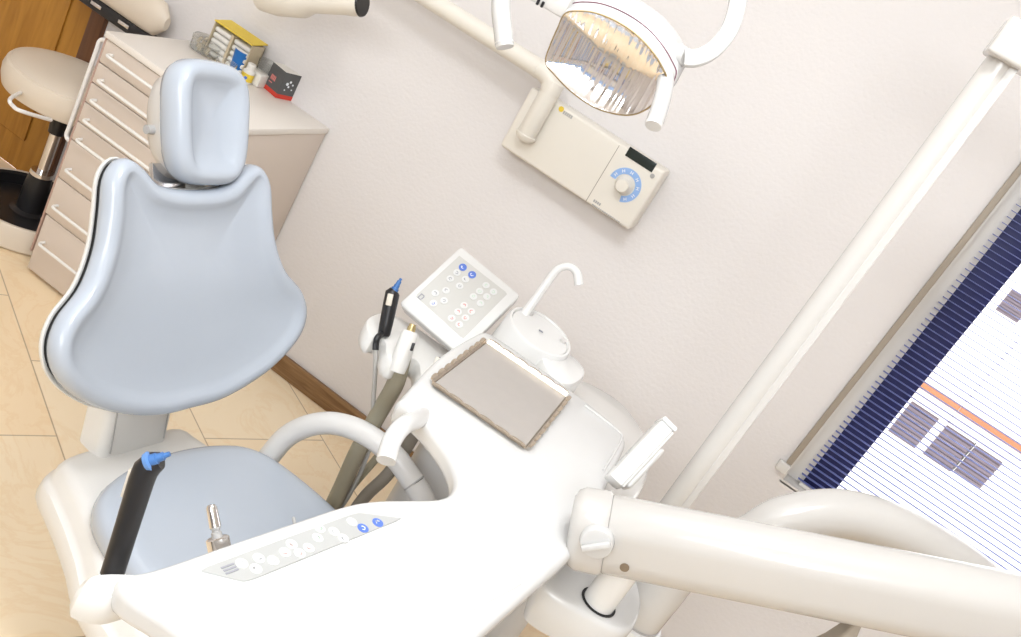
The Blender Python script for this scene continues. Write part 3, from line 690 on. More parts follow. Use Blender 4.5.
# ------------------------------------------------------------------ support arm (thick spring arm carrying the table)
A0, A1 = at(583, 529, 1.30), at(1110, 634, 1.20)
sa = thing('support_arm', A0, 'thick white horizontal arm carrying the instrument table, with a round knob', 'arm')
dA = (A1-A0).normalized(); uA = (Z-dA*Z.dot(dA)).normalized(); wA = dA.cross(uA)
def srect(hx, hy, r, n=9): return rr_(hx, hy, r, n)
g = G(); secs = []
def aring(t, hx, hy, r): p = A0+dA*t; return [p+wA*x+uA*y for x, y in srect(hx, hy, r)]
LA = (A1-A0).length
loft(g, [aring(.034, .040, .055, .039), aring(.036, .042, .057, .0412), aring(.3, .042, .057, .0412), aring(LA, .042, .057, .0412)]); build('arm_tube', g, 'armwhite', sa, angle=50)
g = G(); loft(g, [aring(-.018, .030, .046, .03), aring(-.013, .038, .054, .034), aring(-.004, .0425, .058, .036), aring(.030, .043, .0585, .036), aring(.034, .041, .056, .035)]); build('end_collar', g, 'armwhite', sa, angle=50)
# face of the arm towards the camera
face = -wA if (-wA).dot(CAM-A0) > 0 else wA
kc = on_pl(597, 541, A0+face*.043, face)
g = G(); cyl(g, kc-face*.006, kc+face*.010, .0245, .0225, 36, .003); kn = build('knob', g, 'lampwhite', sa); kn['label'] = 'round white knob'
g = G(); kd = (dA*.92+uA*.38).normalized(); box(g, (0, 0, 0), (.040, .009, .010), .003, 2, frame(kd, kd.cross(face)*-1 if False else face.cross(kd), face, kc+face*.0145)); build('knob_grip', g, 'lampwhite', kn)
sc_ = on_pl(624.5, 567, A0+face*.04, face); sc_ = on_pl(624.5, 567.5, A0+face*.0425, face)
g = G(); cyl(g, sc_-face*.012, sc_+face*.0008, .0065, seg=20); build('screw_cap', g, 'screw', sa)['label'] = 'brown screw cap'
pv = on_z(598, 603, .845)
top = pv+Z*.11
g = G(); cyl(g, Vector((pv.x, pv.y, .835)), Vector((pv.x, pv.y, .95)), .0245, seg=32); ps = build('pivot_shaft', g, 'white', sa); ps['label'] = 'white pivot shaft'
g = G(); lathe(g, [(.0243, .846), (.0285, .8462), (.0285, .8475), (.0243, .8477)], (pv.x, pv.y, 0), cap0=False, cap1=False); build('shaft_seal', g, 'darkgap', ps)['label'] = 'dark ring at the foot of the shaft'
wb = at(853, 625, 1.26)
g = G(); loft(g, [[wb+dA*(x-.012)+Z*(-.10)+wA*y for x, y in rr_(.032, .03, .01)], [wb+dA*x+Z*(-.035)+wA*y for x, y in rr_(.016, .02, .008)], [wb+dA*x+Z*(.01)+wA*y for x, y in rr_(.005, .012, .004)]]); build('underside_bracket', g, 'taupe', sa)['label'] = 'taupe bracket under the arm'

# swan-neck column behind the arm
sn = thing('swan_neck_column', (.157, 1.376, 0), 'white tubular column that bends over in an arch behind the thick arm', 'column')
g = G(); pth = [Vector((.150, 1.37, .70)), Vector((.152, 1.373, .82)), Vector((.160, 1.385, .90))] + [at(748, 541, 1.5), at(785, 521, 1.5), at(838, 514, 1.5), at(890, 527, 1.5), at(938, 553, 1.5), at(985, 588, 1.48), at(1040, 640, 1.46), at(1090, 700, 1.45)]
pth = spline(pth, 8); tube(g, pth, .0405, 28); build('bent_tube', g, 'armwhite', sn)
g = G(); lathe(g, [(.030, 0), (.12, 0), (.12, .03), (.05, .05), (.048, .70), (.050, .712), (.050, .755), (.047, .765), (.041, .768)], (.150, 1.37, 0)); build('lower_sleeve', g, 'white', sn)
g = G(); lathe(g, [(.0412, .768), (.0425, .7685), (.0425, .771), (.0412, .7715)], (.150, 1.37, 0), cap0=False, cap1=False); build('sleeve_ring', g, 'grey', sn)

# lamp post
lp0 = at(680, 494, 1.8); 
px_, py_ = .120, 1.83
po = thing('lamp_post', (px_, py_, 0), 'tall straight white post with a cap at the top', 'post')
pr = []
for i in range(40):
    a = 2*PI*i/40; c_, s_ = math.cos(a), math.sin(a)
    pr.append((.031*c_, .031*s_))
# rounded left face, flat face and sharp fin on the right
prof = [(.026*math.cos(R_(t)), .028*math.sin(R_(t))) for t in range(60, 301, 10)] + [(.015, -.026), (.023, -.0275), (.0265, -.0275), (.0275, -.025), (.0255, -.021), (.0255, .02), (.020, .026)]
g = G(); loft(g, [[(px_+x, py_+y, z) for x, y in prof] for z in (.02, 1.80)]); build('pole', g, 'warmwhite', po, angle=30)
g = G(); lathe(g, [(0, 0), (.14, 0), (.14, .012), (.06, .03), (.036, .05)], (px_, py_, 0)); build('foot', g, 'warmwhite', po)
cp = at(1000, 55, 1.60)
g = G(); box(g, (px_+.06, py_-.012, 1.825), (.19, .10, .065), .006, 3); build('top_cap', g, 'warmwhite', po)

# ------------------------------------------------------------------ assistant keypad, holder, cup filler
tk = R_(45); kn_ = Vector((0, -math.sin(tk), math.cos(tk))); KM = Vector((-.47, 1.706, .899))
ap_ = thing('assistant_keypad', (KM.x, KM.y, .80), 'square tilted keypad panel with two blue buttons and a white frame', 'control panel')
Q = [on_pl(*q, KM, kn_) for q in ((459.5, 245), (521, 295.5), (460, 354), (400, 305))]
kx = (Q[1]-Q[0]).normalized(); kyv = kx.cross(kn_); ky = (Q[0]-Q[3]).normalized(); ky = (ky-kx*ky.dot(kx)).normalized()
kz = kx.cross(ky); kc_ = sum(Q, Vector())/4; kw = ((Q[1]-Q[0]).length+(Q[2]-Q[3]).length)/2; kh = ((Q[0]-Q[3]).length+(Q[1]-Q[2]).length)/2
mk = frame(kx, ky, kz, kc_)
g = G(); ro = rr_(kw/2, kh/2, .008); slab(g, ro, [(.02, -.05), (.006, -.042), (.001, -.012), (0, -.006), (.001, -.002), (.004, 0)], mk); build('frame', g, 'white', ap_, angle=40)
q2 = [on_pl(*q, kc_, kz) for q in ((459.3, 255.5), (508, 293.5), (463, 339), (415, 296))]
q2 = [mk.inverted() @ q for q in q2]
g = G(); slab(g, resample([(q.x, q.y) for q in q2], 60), [(0, -.001), (.0006, .0004), (.0015, .0006)], mk); kf = build('keypad_film', g, 'keyfilm', ap_); kf['label'] = 'grey keypad film'
def cpx(x, y): return (380+x/3.745, 230+y/3.745)
kb = [((310, 140), 'bluebtn', 'inkwhite'), ((345, 168), 'bluebtn', 'inkwhite'), ((288, 160), 'btn', 'inkgrey'), ((263, 183), 'btn', 'inkgrey'), ((320, 185), 'btn', 'inkgrey'), ((298, 210), 'btn', 'inkgrey'), ((207, 237), 'btn', 'inkgrey'), ((247, 227), 'btn', 'inkgrey'), ((200, 275), 'btn', 'bluebtn'), ((240, 265), 'btn', 'inkgrey'), ((397, 208), 'btn', 'inkgreen'), ((373, 230), 'btn', 'inkgreen'), ((350, 250), 'btn', 'inkgreen'), ((425, 232), 'btn', 'inkgreen'), ((400, 250), 'btn', 'inkgreen'), ((376, 275), 'btn', 'inkgreen'), ((315, 283), 'btn', 'inkred'), ((292, 307), 'btn', 'inkred'), ((268, 331), 'btn', 'inkred'), ((342, 306), 'btn', 'inkred'), ((320, 330), 'btn', 'inkred'), ((297, 355), 'btn', 'inkred')]
for i, (q, f, k) in enumerate(kb):
    c = on_pl(*cpx(*q), kc_+kz*.0006, kz); b = button(kf, c, kz, .0085 if f == 'bluebtn' else .0078, f, k, 40+i, kx, ky)
    if i < 2: b['label'] = 'blue button'
g = G(); c = on_pl(*cpx(155, 250), kc_+kz*.0006, kz)
for (u, v, w, h) in ((-.004, 0, .0022, .012), (.000, .005, .008, .0022), (.004, .0, .0022, .008), (0, -.006, .010, .0016)): box(g, (u, v, .0004), (w, h, .0006), mx=frame(kx, ky, kz, c))
build('panel_mark', g, 'inkgrey', kf)['label'] = 'small dark emblem'
# holder with three rounded forks below the panel
def hz_(px, py, z=.80): return on_z(px, py, z)
ZH = .80
ho = thing('instrument_cradle', (KM.x, KM.y-.05, ZH), 'beige white cradle with rounded forks below the square keypad', 'holder')
lob_ = []
pts = [hz_(*q, ZH) for q in ((392, 310), (455, 352), (462, 372), (450, 390), (432, 386), (420, 376), (420, 362), (412, 357), (404, 362), (396, 364), (385, 354), (386, 342), (381, 336), (374, 338), (366, 330), (366, 318), (376, 313))]
pp = resample(chaikin([(q.x, q.y) for q in pts], 2), 110)
g = G(); slab(g, pp, [(.006, ZH-.045), (.001, ZH-.04), (0, ZH-.03), (0, ZH-.008), (.002, ZH-.002), (.006, ZH)]); build('fork_bar', g, 'shell', ho, angle=40)
cu_ = on_z(541, 331, .945)
g = G(); tube(g, spline([Vector((KM.x+.02, KM.y+.02, ZH-.02)), Vector((KM.x+.05, KM.y+.09, ZH-.03)), Vector((cu_.x-.05, cu_.y+.01, ZH-.04))], 6), .026, 16); build('cradle_arm', g, 'shell', ho)
g = G(); box(g, (0, 0, -.062), (.05, .05, .07), .006, 2, mk); build('panel_mount', g, 'shell', ap_)
# cup filler on the water column
wf_ = thing('water_unit', (cu_.x, cu_.y, 0), 'white water unit with a round lid and hooked spout behind the tray', 'water unit')
tl_ = Vector((.10, -.10, .99)).normalized()
g = G(); hb_o = rr_(.20, .15, .05)
loft(g, [[(-.185+x*q, 1.78+y*q, z) for x, y in hb_o] for q, z in ((.98, .004), (1, .012), (1, .74), (.99, .755), (.94, .765))]); build('unit_body', g, 'greywhite', wf_)['label'] = 'grey white unit body below the table'
g = G(); lathe(g, [(.06, .74), (.064, .78), (.078, .83), (.078, .84)], (cu_.x, cu_.y, 0)); build('column', g, 'white', wf_)
# lower rounded shelf behind
lob = [oz(*q, .857) for q in ((535, 400), (556, 384), (578, 377), (598, 386), (622, 401), (641, 424), (652, 446), (652, 466), (640, 500), (600, 520), (540, 470))]
lob = resample(chaikin(lob, 2), 90)
g = G(); slab(g, lob, [(.05, .765), (.02, .775), (.003, .82), (0, .846), (.003, .854), (.008, .857)]); build('basin_shelf', g, 'warmwhite', wf_, angle=40)
g = G(); lathe(g, [(.078, -.11), (.0765, -.06), (.0745, -.006), (.072, -.001), (.068, 0), (.066, -.003), (.0655, -.006)], cu_, tl_, seg=44, cap1=False); build('basin_rim', g, 'white', wf_)
g = G(); lathe(g, [(.0652, -.012), (.0652, -.004), (.064, -.003), (0, -.0025)], cu_, tl_, seg=44, cap1=False); ld = build('lid', g, 'white', wf_)
g = G(); box(g, (0, 0, .0), (.010, .004, .002), .0005, 1, frame((1, 0, 0), (0, 1, 0), (0, 0, 1), cu_+tl_*.0)); build('lid_mark', g, 'inkgrey', ld)
for k in (-1, 1):
    g = G(); p = cu_+Vector((.045*k, .030, 0))-tl_*(.045*k*tl_.x+.03*tl_.y); cyl(g, p-tl_*.003, p+tl_*.003, .007, seg=14); build('lid_clip', g, 'greywhite', ld)
g = G(); dS = (cu_-CAM).dot(FW)+.03
sp_ = spline([at(524, 315, dS), at(531, 305, dS), at(546, 284, dS), at(556, 271, dS), at(563, 267, dS), at(571, 267, dS), at(577, 273, dS), at(579, 285, dS)], 7)
n_ = len(sp_); tube(g, sp_, [.0105-.0035*min(1, i/n_*1.4) + (.003*max(0, (i/n_-.55))/.45) for i in range(n_)], 16); build('spout', g, 'white', wf_)['label'] = 'hooked white spout'
bq = on_z(570, 362, .91)
g = G(); bb = [oz(*q, .925) for q in ((538, 352), (556, 346), (572, 353), (586, 366), (587, 376), (570, 386), (552, 376))]
slab(g, resample(chaikin(bb, 2), 60), [(.008, .86), (.001, .868), (0, .912), (.003, .921), (.01, .925)]); bh = build('side_block', g, 'white', wf_, angle=40)
g = G(); c = on_z(557, 377, .895); cyl(g, c, c+Vector((0, -.012, 0)), .008, seg=16); build('block_plug', g, 'grey', bh)
g = G(); lathe(g, [(.0782, -.088), (.0795, -.087), (.0782, -.086)], cu_, tl_, seg=44, cap0=False, cap1=False); build('joint_line', g, 'greywhite', wf_)

# assistant instruments
def poly(pts, n=6): return spline([at(*p) for p in pts], n)
d0 = 1.83
a, b = at(384, 334, d0), at(393, 291, d0); d = (b-a).normalized(); side = (RT-d*RT.dot(d)).normalized(); fr = d.cross(side)
hb = thing('scaler_handpiece', a, 'black handpiece with a blue tip in the leftmost fork of the cradle', 'handpiece')
hb['label'] = 'slim black handpiece with blue tip standing in the cradle by the keypad'
g = G(); tube(g, [a-d*.004, a, a+d*.02, b-d*.02, b-d*.004, b+d*.002+side*.003], [.0105, .0125, .0135, .0145, .0145, .010], 20); build('grip', g, 'black', hb)
g = G(); box(g, (0, 0, 0), (.012, .006, .024), .002, 2, frame(side, fr, d, b-d*.018-fr*.0 + (CAM-b).normalized()*.0125-side*.003)); build('push_button', g, 'beige', hb)['label'] = 'cream push button'
n0 = b+d*.001+side*.002; nd = (at(402.5, 276, d0)-n0).normalized()
g = G(); tube(g, [n0, n0+nd*.006, n0+nd*.0065, n0+nd*.013, n0+nd*.0135, n0+nd*.022, n0+nd*.0225, n0+nd*.028], [.0078, .0078, .0058, .0058, .0048, .0045, .0028, .0028], 16); build('nozzle', g, 'bluetip', hb)['label'] = 'blue tip'
g = G(); tube(g, poly([(384, 333, d0), (378, 337, d0-.02), (376, 343, d0-.02), (375.5, 350, d0-.02)]), .0065, 10); build('strain_relief', g, 'black', hb)
g = G(); tube(g, poly([(375.5, 349, d0-.02), (375, 375, d0), (373, 405, d0+.03), (372, 440, d0+.08), (352, 490, d0+.12), (325, 530, d0+.16)]), .0048, 10); build('cable', g, 'cable', hb)['label'] = 'grey cable'
a, b = at(400, 362, d0-.05), at(411, 330, d0-.05); d = (b-a).normalized()
hb = thing('suction_handpiece', a, 'cream suction handpiece with thick olive hose in the middle of the cradle', 'suction handpiece')
g = G(); tube(g, [a-d*.02, a-d*.004, a+d*.02, b-d*.008, b-d*.002], [.0155, .0175, .018, .0165, .013], 20); build('grip', g, 'shell', hb)
g = G(); tube(g, [b-d*.003, b+d*.006, b+d*.0065, b+d*.012, b+d*.0122], [.0085, .0085, .0070, .0066, .004], 16); build('nozzle', g, 'brass', hb)
g = G(); q = at(412.5, 347, d0-.085); box(g, (0, 0, 0), (.006, .005, .016), .0015, 2, frame(side, fr, d, q)); build('slider', g, 'black', hb)
g = G(); tube(g, poly([(403, 353, d0-.05), (396, 382, d0-.02), (383, 406, d0+.03), (359, 449, d0+.07), (337, 497, d0+.12), (310, 550, d0+.18), (290, 590, d0+.22)]), .0178, 16); build('hose', g, 'hose', hb)['label'] = 'thick olive hose'
a, b = at(434, 381, d0-.02), at(438, 363, d0-.02); a, b = at(432, 380, d0-.10), at(440.5, 358, d0-.10); d = (b-a).normalized()
hb = thing('saliva_ejector', a, 'small cream suction nozzle in the cradle fork nearest the steel tray', 'suction handpiece')
g = G(); tube(g, [a-d*.01, a, b-d*.004, b], [.010, .011, .0095, .0085], 18); build('grip', g, 'cream', hb)
g = G(); tube(g, [b-d*.001, b+d*.0012], .0035, 10); build('mouth', g, 'darkgap', hb)
g = G(); q = at(433, 371, d0-.122); box(g, (0, 0, 0), (.005, .005, .010), .0015, 2, frame(side, fr, d, q)); build('slider', g, 'black', hb)
g = G(); tube(g, poly([(432, 381, d0-.10), (426, 408, d0-.02), (411, 440, d0+.05), (388, 474, d0+.08), (360, 503, d0+.11), (325, 560, d0+.17)]), .0135, 14); build('hose', g, 'hose_dark', hb)['label'] = 'taupe hose'
g = G(); tube(g, poly([(408, 425, d0+.1), (392, 441, d0+.11), (375, 460, d0+.13), (343, 499, d0+.16), (305, 560, d0+.2)]), .0085, 12); tag(build('suction_hose', g, 'hose', origin=at(375, 460, d0+.13)), 'thin olive hose running between the two thicker hoses', 'hose')

# ------------------------------------------------------------------ x-ray unit on the wall
YX = YW-.085
c4 = [on_y(*q, YX) for q in ((532, 86), (499.5, 145), (629, 231), (664, 172))]
xl = (c4[0].x+c4[1].x)/2; xr = (c4[2].x+c4[3].x)/2; zb = (c4[1].z+c4[2].z)/2; zt = (c4[0].z+c4[3].z)/2
xu = thing('xray_control_unit', ((xl+xr)/2, YW, zb), 'cream wall box with a blue ringed dial and black display', 'x-ray unit')
g = G(); bx(g, xl, xr, YX, YW-.001, zb, zt, .008, seg=3); build('housing', g, 'cream', xu)
sp1 = on_y(572, 185, YX).x
def wx(px, py): return on_y(px, py, YX)
p_ = wx(604, 166); xs = wx(620, 144).x
xs = (wx(620.8, 142).x+wx(587.5, 199.5).x)/2
g = G(); bx(g, xs-.0008, xs+.0008, YX-.0006, YX+.002, zb+.002, zt-.006); build('panel_seam', g, 'taupe', xu)
dq = [wx(*q) for q in ((630, 147), (657, 163), (652, 172), (625, 156))]
g = G(); bx(g, min(dq[0].x, dq[3].x), max(dq[1].x, dq[2].x), YX-.002, YX+.001, (dq[2].z+dq[3].z)/2, (dq[0].z+dq[1].z)/2, .0005); build('display', g, 'display', xu)['label'] = 'black display window'
dc = wx(624.5, 185)
g = G(); ring = []
for i in range(41):
    t = R_(-75+i*255/40); ring.append(t)
N = 40; vs = []
for y in (YX-.0016, YX+.001):
    for t in ring: vs.append((dc.x+.0455*math.cos(t), y, dc.z+.0455*math.sin(t)))
    for t in ring: vs.append((dc.x+.029*math.cos(t), y, dc.z+.029*math.sin(t)))
n1 = 41; fcs = []
for i in range(N):
    fcs += [[i, i+1, n1+i+1, n1+i], [2*n1+i, 2*n1+i+1, i+1, i], [3*n1+i, 3*n1+i+1, 2*n1+i+1+0, 2*n1+i] if False else [n1+i, n1+i+1, 3*n1+i+1, 3*n1+i]]
g.add(vs, fcs); dlr = build('dial_ring', g, 'bluedial', xu, smooth=False); dlr['label'] = 'pale blue dial ring'
g = G()
for i in range(7):
    t = R_(-55+i*36); q = Vector((dc.x+.037*math.cos(t), YX-.0019, dc.z+.037*math.sin(t)))
    for k in (-1, 1):
        box(g, (k*.003, 0, 0), (.0018, .0006, .008), mx=Matrix.Translation(q) @ Matrix.Rotation(-t+PI/2, 4, 'Y'))
    box(g, (0, 0, .0), (.006, .0006, .0018), mx=Matrix.Translation(q) @ Matrix.Rotation(-t+PI/2, 4, 'Y'))
build('dial_marks', g, 'inkwhite', dlr)
g = G(); lathe(g, [(.026, 0), (.0255, .004), (.019, .012), (.0185, .028), (.016, .032), (0, .033)], (dc.x, YX, dc.z), (0, -1, 0)); build('dial_knob', g, 'cream', xu)
bq = wx(652.5, 176)
g = G(); cyl(g, (bq.x, YX-.003, bq.z), (bq.x, YX+.001, bq.z), .0062, seg=18); build('push_button', g, 'grey', xu)
lg = wx(563, 112)
g = G(); cyl(g, (lg.x-.008, YX-.001, lg.z+.004), (lg.x-.008, YX+.001, lg.z+.004), .0075, seg=16); build('emblem', g, 'yellow', xu)['label'] = 'orange round emblem'
g = G()
for k in range(5): bx(g, lg.x+.001+k*.006, lg.x+.0055+k*.006, YX-.0008, YX+.001, lg.z-.004, lg.z+.005)
build('emblem_letters', g, 'grey', xu)
lw = wx(592, 203)
g = G()
for k in range(4): bx(g, lw.x+k*.006, lw.x+.0045+k*.006, YX-.0006, YX+.001, lw.z+.005, lw.z+.012)
for k in range(14): bx(g, lw.x+.002+k*.0065, lw.x+.0072+k*.0065, YX-.0006, YX+.001, lw.z-.004, lw.z-.001)
build('type_lettering', g, 'grey', xu)
# arm: foot cup, upright, elbow, horizontal arm
yu = YX-.018
u0 = on_y(525, 137, yu); u1 = on_y(556, 82, yu); ux_ = (u0.x+u1.x)/2
g = G(); lathe(g, [(0, -.012), (.018, -.010), (.028, .0), (.0295, .008), (.0285, .010)], (ux_, yu, u0.z), cap0=False); build('arm_socket', g, 'cream', xu)
e1 = Vector((ux_, yu, u1.z+.028))
g = G(); cyl(g, (ux_, yu, u0.z), (ux_, yu, u1.z), .0265, seg=28, bev=.002); build('arm_upright', g, 'cream', xu)
hA = on_y(430, 0, yu); zA = e1.z+.03
zA = on_y(505, 47, yu).z
g = G(); tube(g, spline([(ux_, yu, u1.z-.001), (ux_, yu, zA-.04), (ux_-.012, yu, zA-.012), (ux_-.042, yu, zA), (ux_-.06, yu, zA)], 7), .0265, 24); build('elbow', g, 'cream', xu)
g = G(); cyl(g, (ux_-.058, yu, zA), (-1.62, yu, zA), .0255, seg=28); build('arm_tube', g, 'cream', xu)
g = G(); lathe(g, [(.0255, -.001), (.0272, 0), (.0272, .003), (.0255, .004)], (ux_-.06, yu, zA), (1, 0, 0), cap0=False, cap1=False); build('joint_ring', g, 'cream', xu)
# tube head parked further along the wall
hd = at(318, -14, 2.45)
xh = thing('xray_tube_head', hd, 'cream x-ray tube head with black cone end at the top edge', 'x-ray head')
hdx = Vector((.94, -.1, -.10)).normalized()
t0 = at(296, -6, 2.42); t1 = at(362, 3, 2.36); dh = (t1-t0).normalized()
g = G(); tube(g, [t0-dh*.12, t0-dh*.10, t0-dh*.05, t0+dh*.03, t0+dh*.06, t1-dh*.05], [.03, .055, .062, .058, .042, .036], 28); build('head', g, 'cream', xh)
g = G(); tube(g, [t1-dh*.052, t1-dh*.012, t1], [.036, .035, .034], 24); build('cone', g, 'cream', xh)
g = G(); tube(g, [t1-dh*.001, t1+dh*.004], [.0352, .033], 24); build('cone_end', g, 'black', xh)['label'] = 'black end ring'
q = t0-dh*.05; g = G(); tube(g, [q+Z*.05, Vector((q.x, (q.y+yu)/2, max(zA, q.z+.06)+.02)), Vector((q.x, yu, zA))], .022, 16); build('neck', g, 'cream', xh)

# ------------------------------------------------------------------ dental lamp
LD = 1.36
LO = at(607, 64, LD)
ln = Vector((.04, -.97, -.12)).normalized(); lu = Vector((1, -.10, 0)); lu = (lu-ln*lu.dot(ln)).normalized(); lv = ln.cross(lu)
if lv.z < 0: lv = -lv
lamp = thing('dental_lamp', LO, 'white dental lamp with a mirrored reflector and two bent handles', 'dental lamp')
LN = lu.cross(lv)
if LN.dot(ln) < 0: LN = -LN
def lpx(px, py, off=0.): return on_pl(px, py, LO+ln*off, ln)
px_o = [(566, 13), (585, 11), (603, 15), (622, 24), (640, 37), (654, 53), (664, 70), (667, 80), (661, 94), (650, 107), (634, 114.5), (616, 114), (594, 107), (572, 92), (556, 76), (546, 62), (551, 44), (558, 28)]
lo2 = []
for q in px_o:
    w_ = lpx(*q)-LO; lo2.append((w_.dot(lu), w_.dot(lv)))
lo2 = resample([(q.x, q.y) for q in spline([(x, y, 0) for x, y in lo2], 6, True)], 120)
if area2(lo2) < 0: lo2 = lo2[::-1]
ml = frame(lu, lv, ln if lu.cross(lv).dot(ln) > 0 else -ln, LO)
mirror_mat((lu, lv, ln if lu.cross(lv).dot(ln) > 0 else -ln))
g = G(); rings = []
for s, h in ((1, 0), (.96, -.0015), (.9, -.0035), (.8, -.0065), (.65, -.0105), (.45, -.014), (.2, -.0158), (.02, -.016)):
    rings.append([ml @ Vector((x*s, y*s, h)) for x, y in lo2])
loft(g, rings, False, True); build('reflector', g, 'mirror', lamp, angle=80)['label'] = 'concave mirror reflector'
g = G()
loft(g, [[ml @ Vector((x, y, z)) for x, y in offset2(lo2, d)] for d, z in ((-.0006, -.002), (-.001, .002), (.0, .003), (.0014, .003))], False, False); build('shield_rim', g, 'foil', lamp)['label'] = 'bronze coloured rim'
g = G(); sh = offset2(lo2, .001)
loft(g, [[ml @ Vector((x*s, y*s, .0035+.006*(1-s*s))) for x, y in sh] for s in (1, .8, .6, .4, .2, .02)], False, True); build('shield', g, 'shield', lamp)['label'] = 'clear front shield'
# housing behind, stepped shell rising above the mirror
g = G(); rings = []
for s, dy, h in ((1.00, .0, -.003), (1.03, .003, -.006), (1.04, .007, -.018), (1.055, .012, -.022), (1.06, .017, -.042), (1.05, .024, -.046), (1.0, .030, -.075), (.8, .032, -.098), (.3, .032, -.11)):
    rings.append([ml @ Vector((x*s, (y*s if y > 0 else y*(1-(s-1)*.2) if s >= 1 else y*s)+dy*(1 if y > -.02 else .6), h)) for x, y in lo2])
loft(g, rings, False, True); hsg = build('housing', g, 'lampwhite', lamp, angle=28)
g = G()
for s, dy, h in ((1.118, .0165, -.0375),):
    pts = [ml @ Vector((x*s, y*s+dy, h)) for x, y in lo2 if y > -.005]
up_ = [(x, y) for x, y in lo2 if y > .0]
up_.sort(key=lambda q: q[0])
tube(g, [ml @ Vector((x*1.0475, y*1.0475+.0095, -.0195)) for x, y in up_], .0009, 6); build('pinstripe', g, 'purple', hsg)['label'] = 'dark red pinstripe'
# hinge block at the top left
hbk = lpx(557, 3, -.03)
g = G(); box(g, (0, 0, 0), (.075, .034, .05), .005, 2, frame(lu, lv, ln, lpx(552, -4, -.03))); hb_ = build('hinge_block', g, 'greywhite', lamp)
for k in range(2):
    g = G(); c = lpx(538+k*4.5, 2+k*2.5, -.003); box(g, (0, 0, 0), (.004, .009, .004), .0008, 1, frame(lu, lv, ln, c)); build('vent_slot', g, 'black', hb_)
# handles
dH = LD-.02
g = G(); tube(g, poly([(530, -60, dH), (512, -35, dH), (503, -12, dH), (501, 10, dH), (503, 30, dH), (504.5, 45, dH)], 8), .0140, 20); build('handle', g, 'lampwhite', lamp)
g = G(); tube(g, [at(504.2, 42, dH), at(505, 47.2, dH)], [.0142, .0132], 20); build('handle_end', g, 'greywhite', lamp)['label'] = 'grey left handle end'
g = G(); a = at(668, 52, LD+.02); b = at(688, 58, LD-.01); tube(g, [a, a.lerp(b, .75), b], [.017, .015, .0135], 18); build('handle_boss', g, 'lampwhite', lamp)
g = G(); hp_ = poly([(684, 58, dH), (697, 58, dH), (713, 50, dH), (727, 34, dH), (735, 14, dH), (738, -10, dH), (730, -45, dH)], 8)
secf = [(.55*x, 1.0*y) for x, y in [(math.cos(2*PI*i/18), math.sin(2*PI*i/18)) for i in range(18)]]
sec4 = [(x/.016, y/.016) for x, y in rr_(.016, .0085, .004)]
tube(g, hp_, .0125, sec=sec4, upv=-FW); build('handle_bracket', g, 'lampwhite', lamp, angle=40)
g = G(); hp_ = poly([(666, 76, LD-.01), (664, 92, LD-.03), (659, 110, LD-.05), (654, 124, LD-.06)], 6); tube(g, hp_, .0125, 20); build('handle', g, 'lampwhite', lamp)
g = G(); tube(g, [hp_[-1]-(hp_[-1]-hp_[-2]).normalized()*.001, hp_[-1]+(hp_[-1]-hp_[-2]).normalized()*.004], [.0127, .0118], 20); build('handle_end', g, 'greywhite', lamp)['label'] = 'grey right handle end'
# lamp suspension arm above the frame
g = G(); tube(g, [at(560, -10, LD+.03), at(570, -60, LD+.1), at(640, -160, LD+.2)], .02, 16); build('suspension_arm', g, 'lampwhite', lamp)

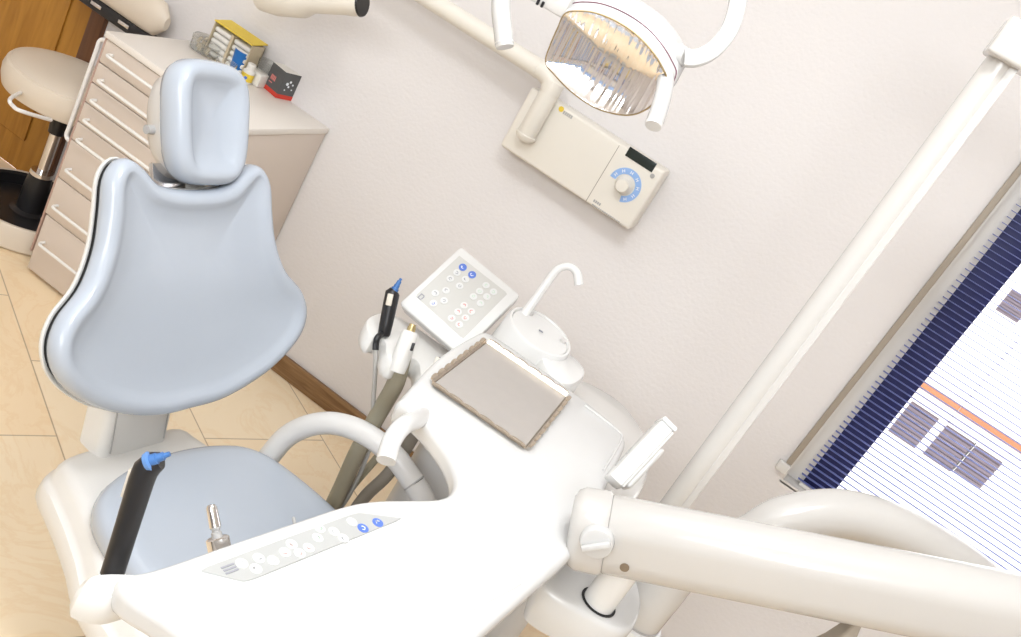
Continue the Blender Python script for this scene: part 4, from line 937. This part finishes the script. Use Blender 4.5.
# unseen binder shelf, added behind the camera to colour the lamp mirror reflection
sh_ = thing('reflection_prop_shelf', (-.1, YF+.2, 0), 'added unseen shelf of orange and yellow binders for the lamp reflector to mirror', 'shelf')
g = G(); bx(g, -1.1, .9, YF+.002, YF+.02, 0, 1.9); bx(g, -1.1, -1.06, YF+.002, YF+.36, 0, 1.9, .003); bx(g, .86, .9, YF+.002, YF+.36, 0, 1.9, .003)
for z in (.02, .45, .85, 1.25, 1.6, 1.87): bx(g, -1.06, .86, YF+.002, YF+.36, z, z+.03)
build('case', g, 'white', sh_)
rd = random.Random(3)
for z in (.48, .88, 1.28):
    x = -1.03
    while x < .80:
        w = rd.uniform(.05, .11); m = rd.choice(['orange', 'yellow', 'paper', 'paper', 'paper', 'inkpink', 'bluedial', 'paper'])
        g = G(); bx(g, x, x+w-.006, YF+.05, YF+.33, z, z+rd.uniform(.26, .32), .003); build('binder', g, m, sh_); x += w
g = G(); bx(g, -1.05, .85, YF+.335, YF+.355, 1.63, 1.87, .003); build('flap_door', g, 'bluedial', sh_)

# ------------------------------------------------------------------ light
def area(name, loc, target, size, power, col=(1, 1, 1), sy=None):
    l = bpy.data.lights.new(name, 'AREA'); l.energy = power; l.color = col; l.size = size
    if sy: l.shape = 'RECTANGLE'; l.size_y = sy
    o = bpy.data.objects.new(name, l); COL.objects.link(o); o.location = loc
    o.rotation_euler = (Vector(target)-Vector(loc)).to_track_quat('-Z', 'Y').to_euler(); return o
area('ceiling_light', (-.2, .55, 2.72), (-.2, .75, 0), .5, 16, (.915, .96, 1))
area('ceiling_panel', (-1.2, .7, 2.735), (-1.2, .71, 0), 1.6, 14, (.915, .96, 1))
area('front_fill_light', (-.1, -1.62, 2.3), (-.3, 2.2, 1.0), 2.4, 54, (.915, .96, 1), .8)  # added soft fill high behind the camera; no clerestory window exists there
W = bpy.data.worlds.new('sky'); S.world = W; W.use_nodes = True
W.node_tree.nodes['Background'].inputs['Color'].default_value = (.93, .96, 1, 1); W.node_tree.nodes['Background'].inputs['Strength'].default_value = 2.6
sun = bpy.data.lights.new('sun', 'SUN'); sun.energy = 1.2; sun.angle = R_(1); so_ = bpy.data.objects.new('sun', sun); COL.objects.link(so_)
so_.rotation_euler = Vector((.25, .75, -.75)).to_track_quat('-Z', 'Y').to_euler()

S.view_settings.view_transform = 'Standard'; S.view_settings.look = 'None'; S.view_settings.exposure = .43; S.view_settings.gamma = 1
S.view_settings.use_curve_mapping = False
S.cycles.use_denoising = True
S.cycles.max_bounces = 10
for o in bpy.data.objects:
    if '_o' in o: del o['_o']
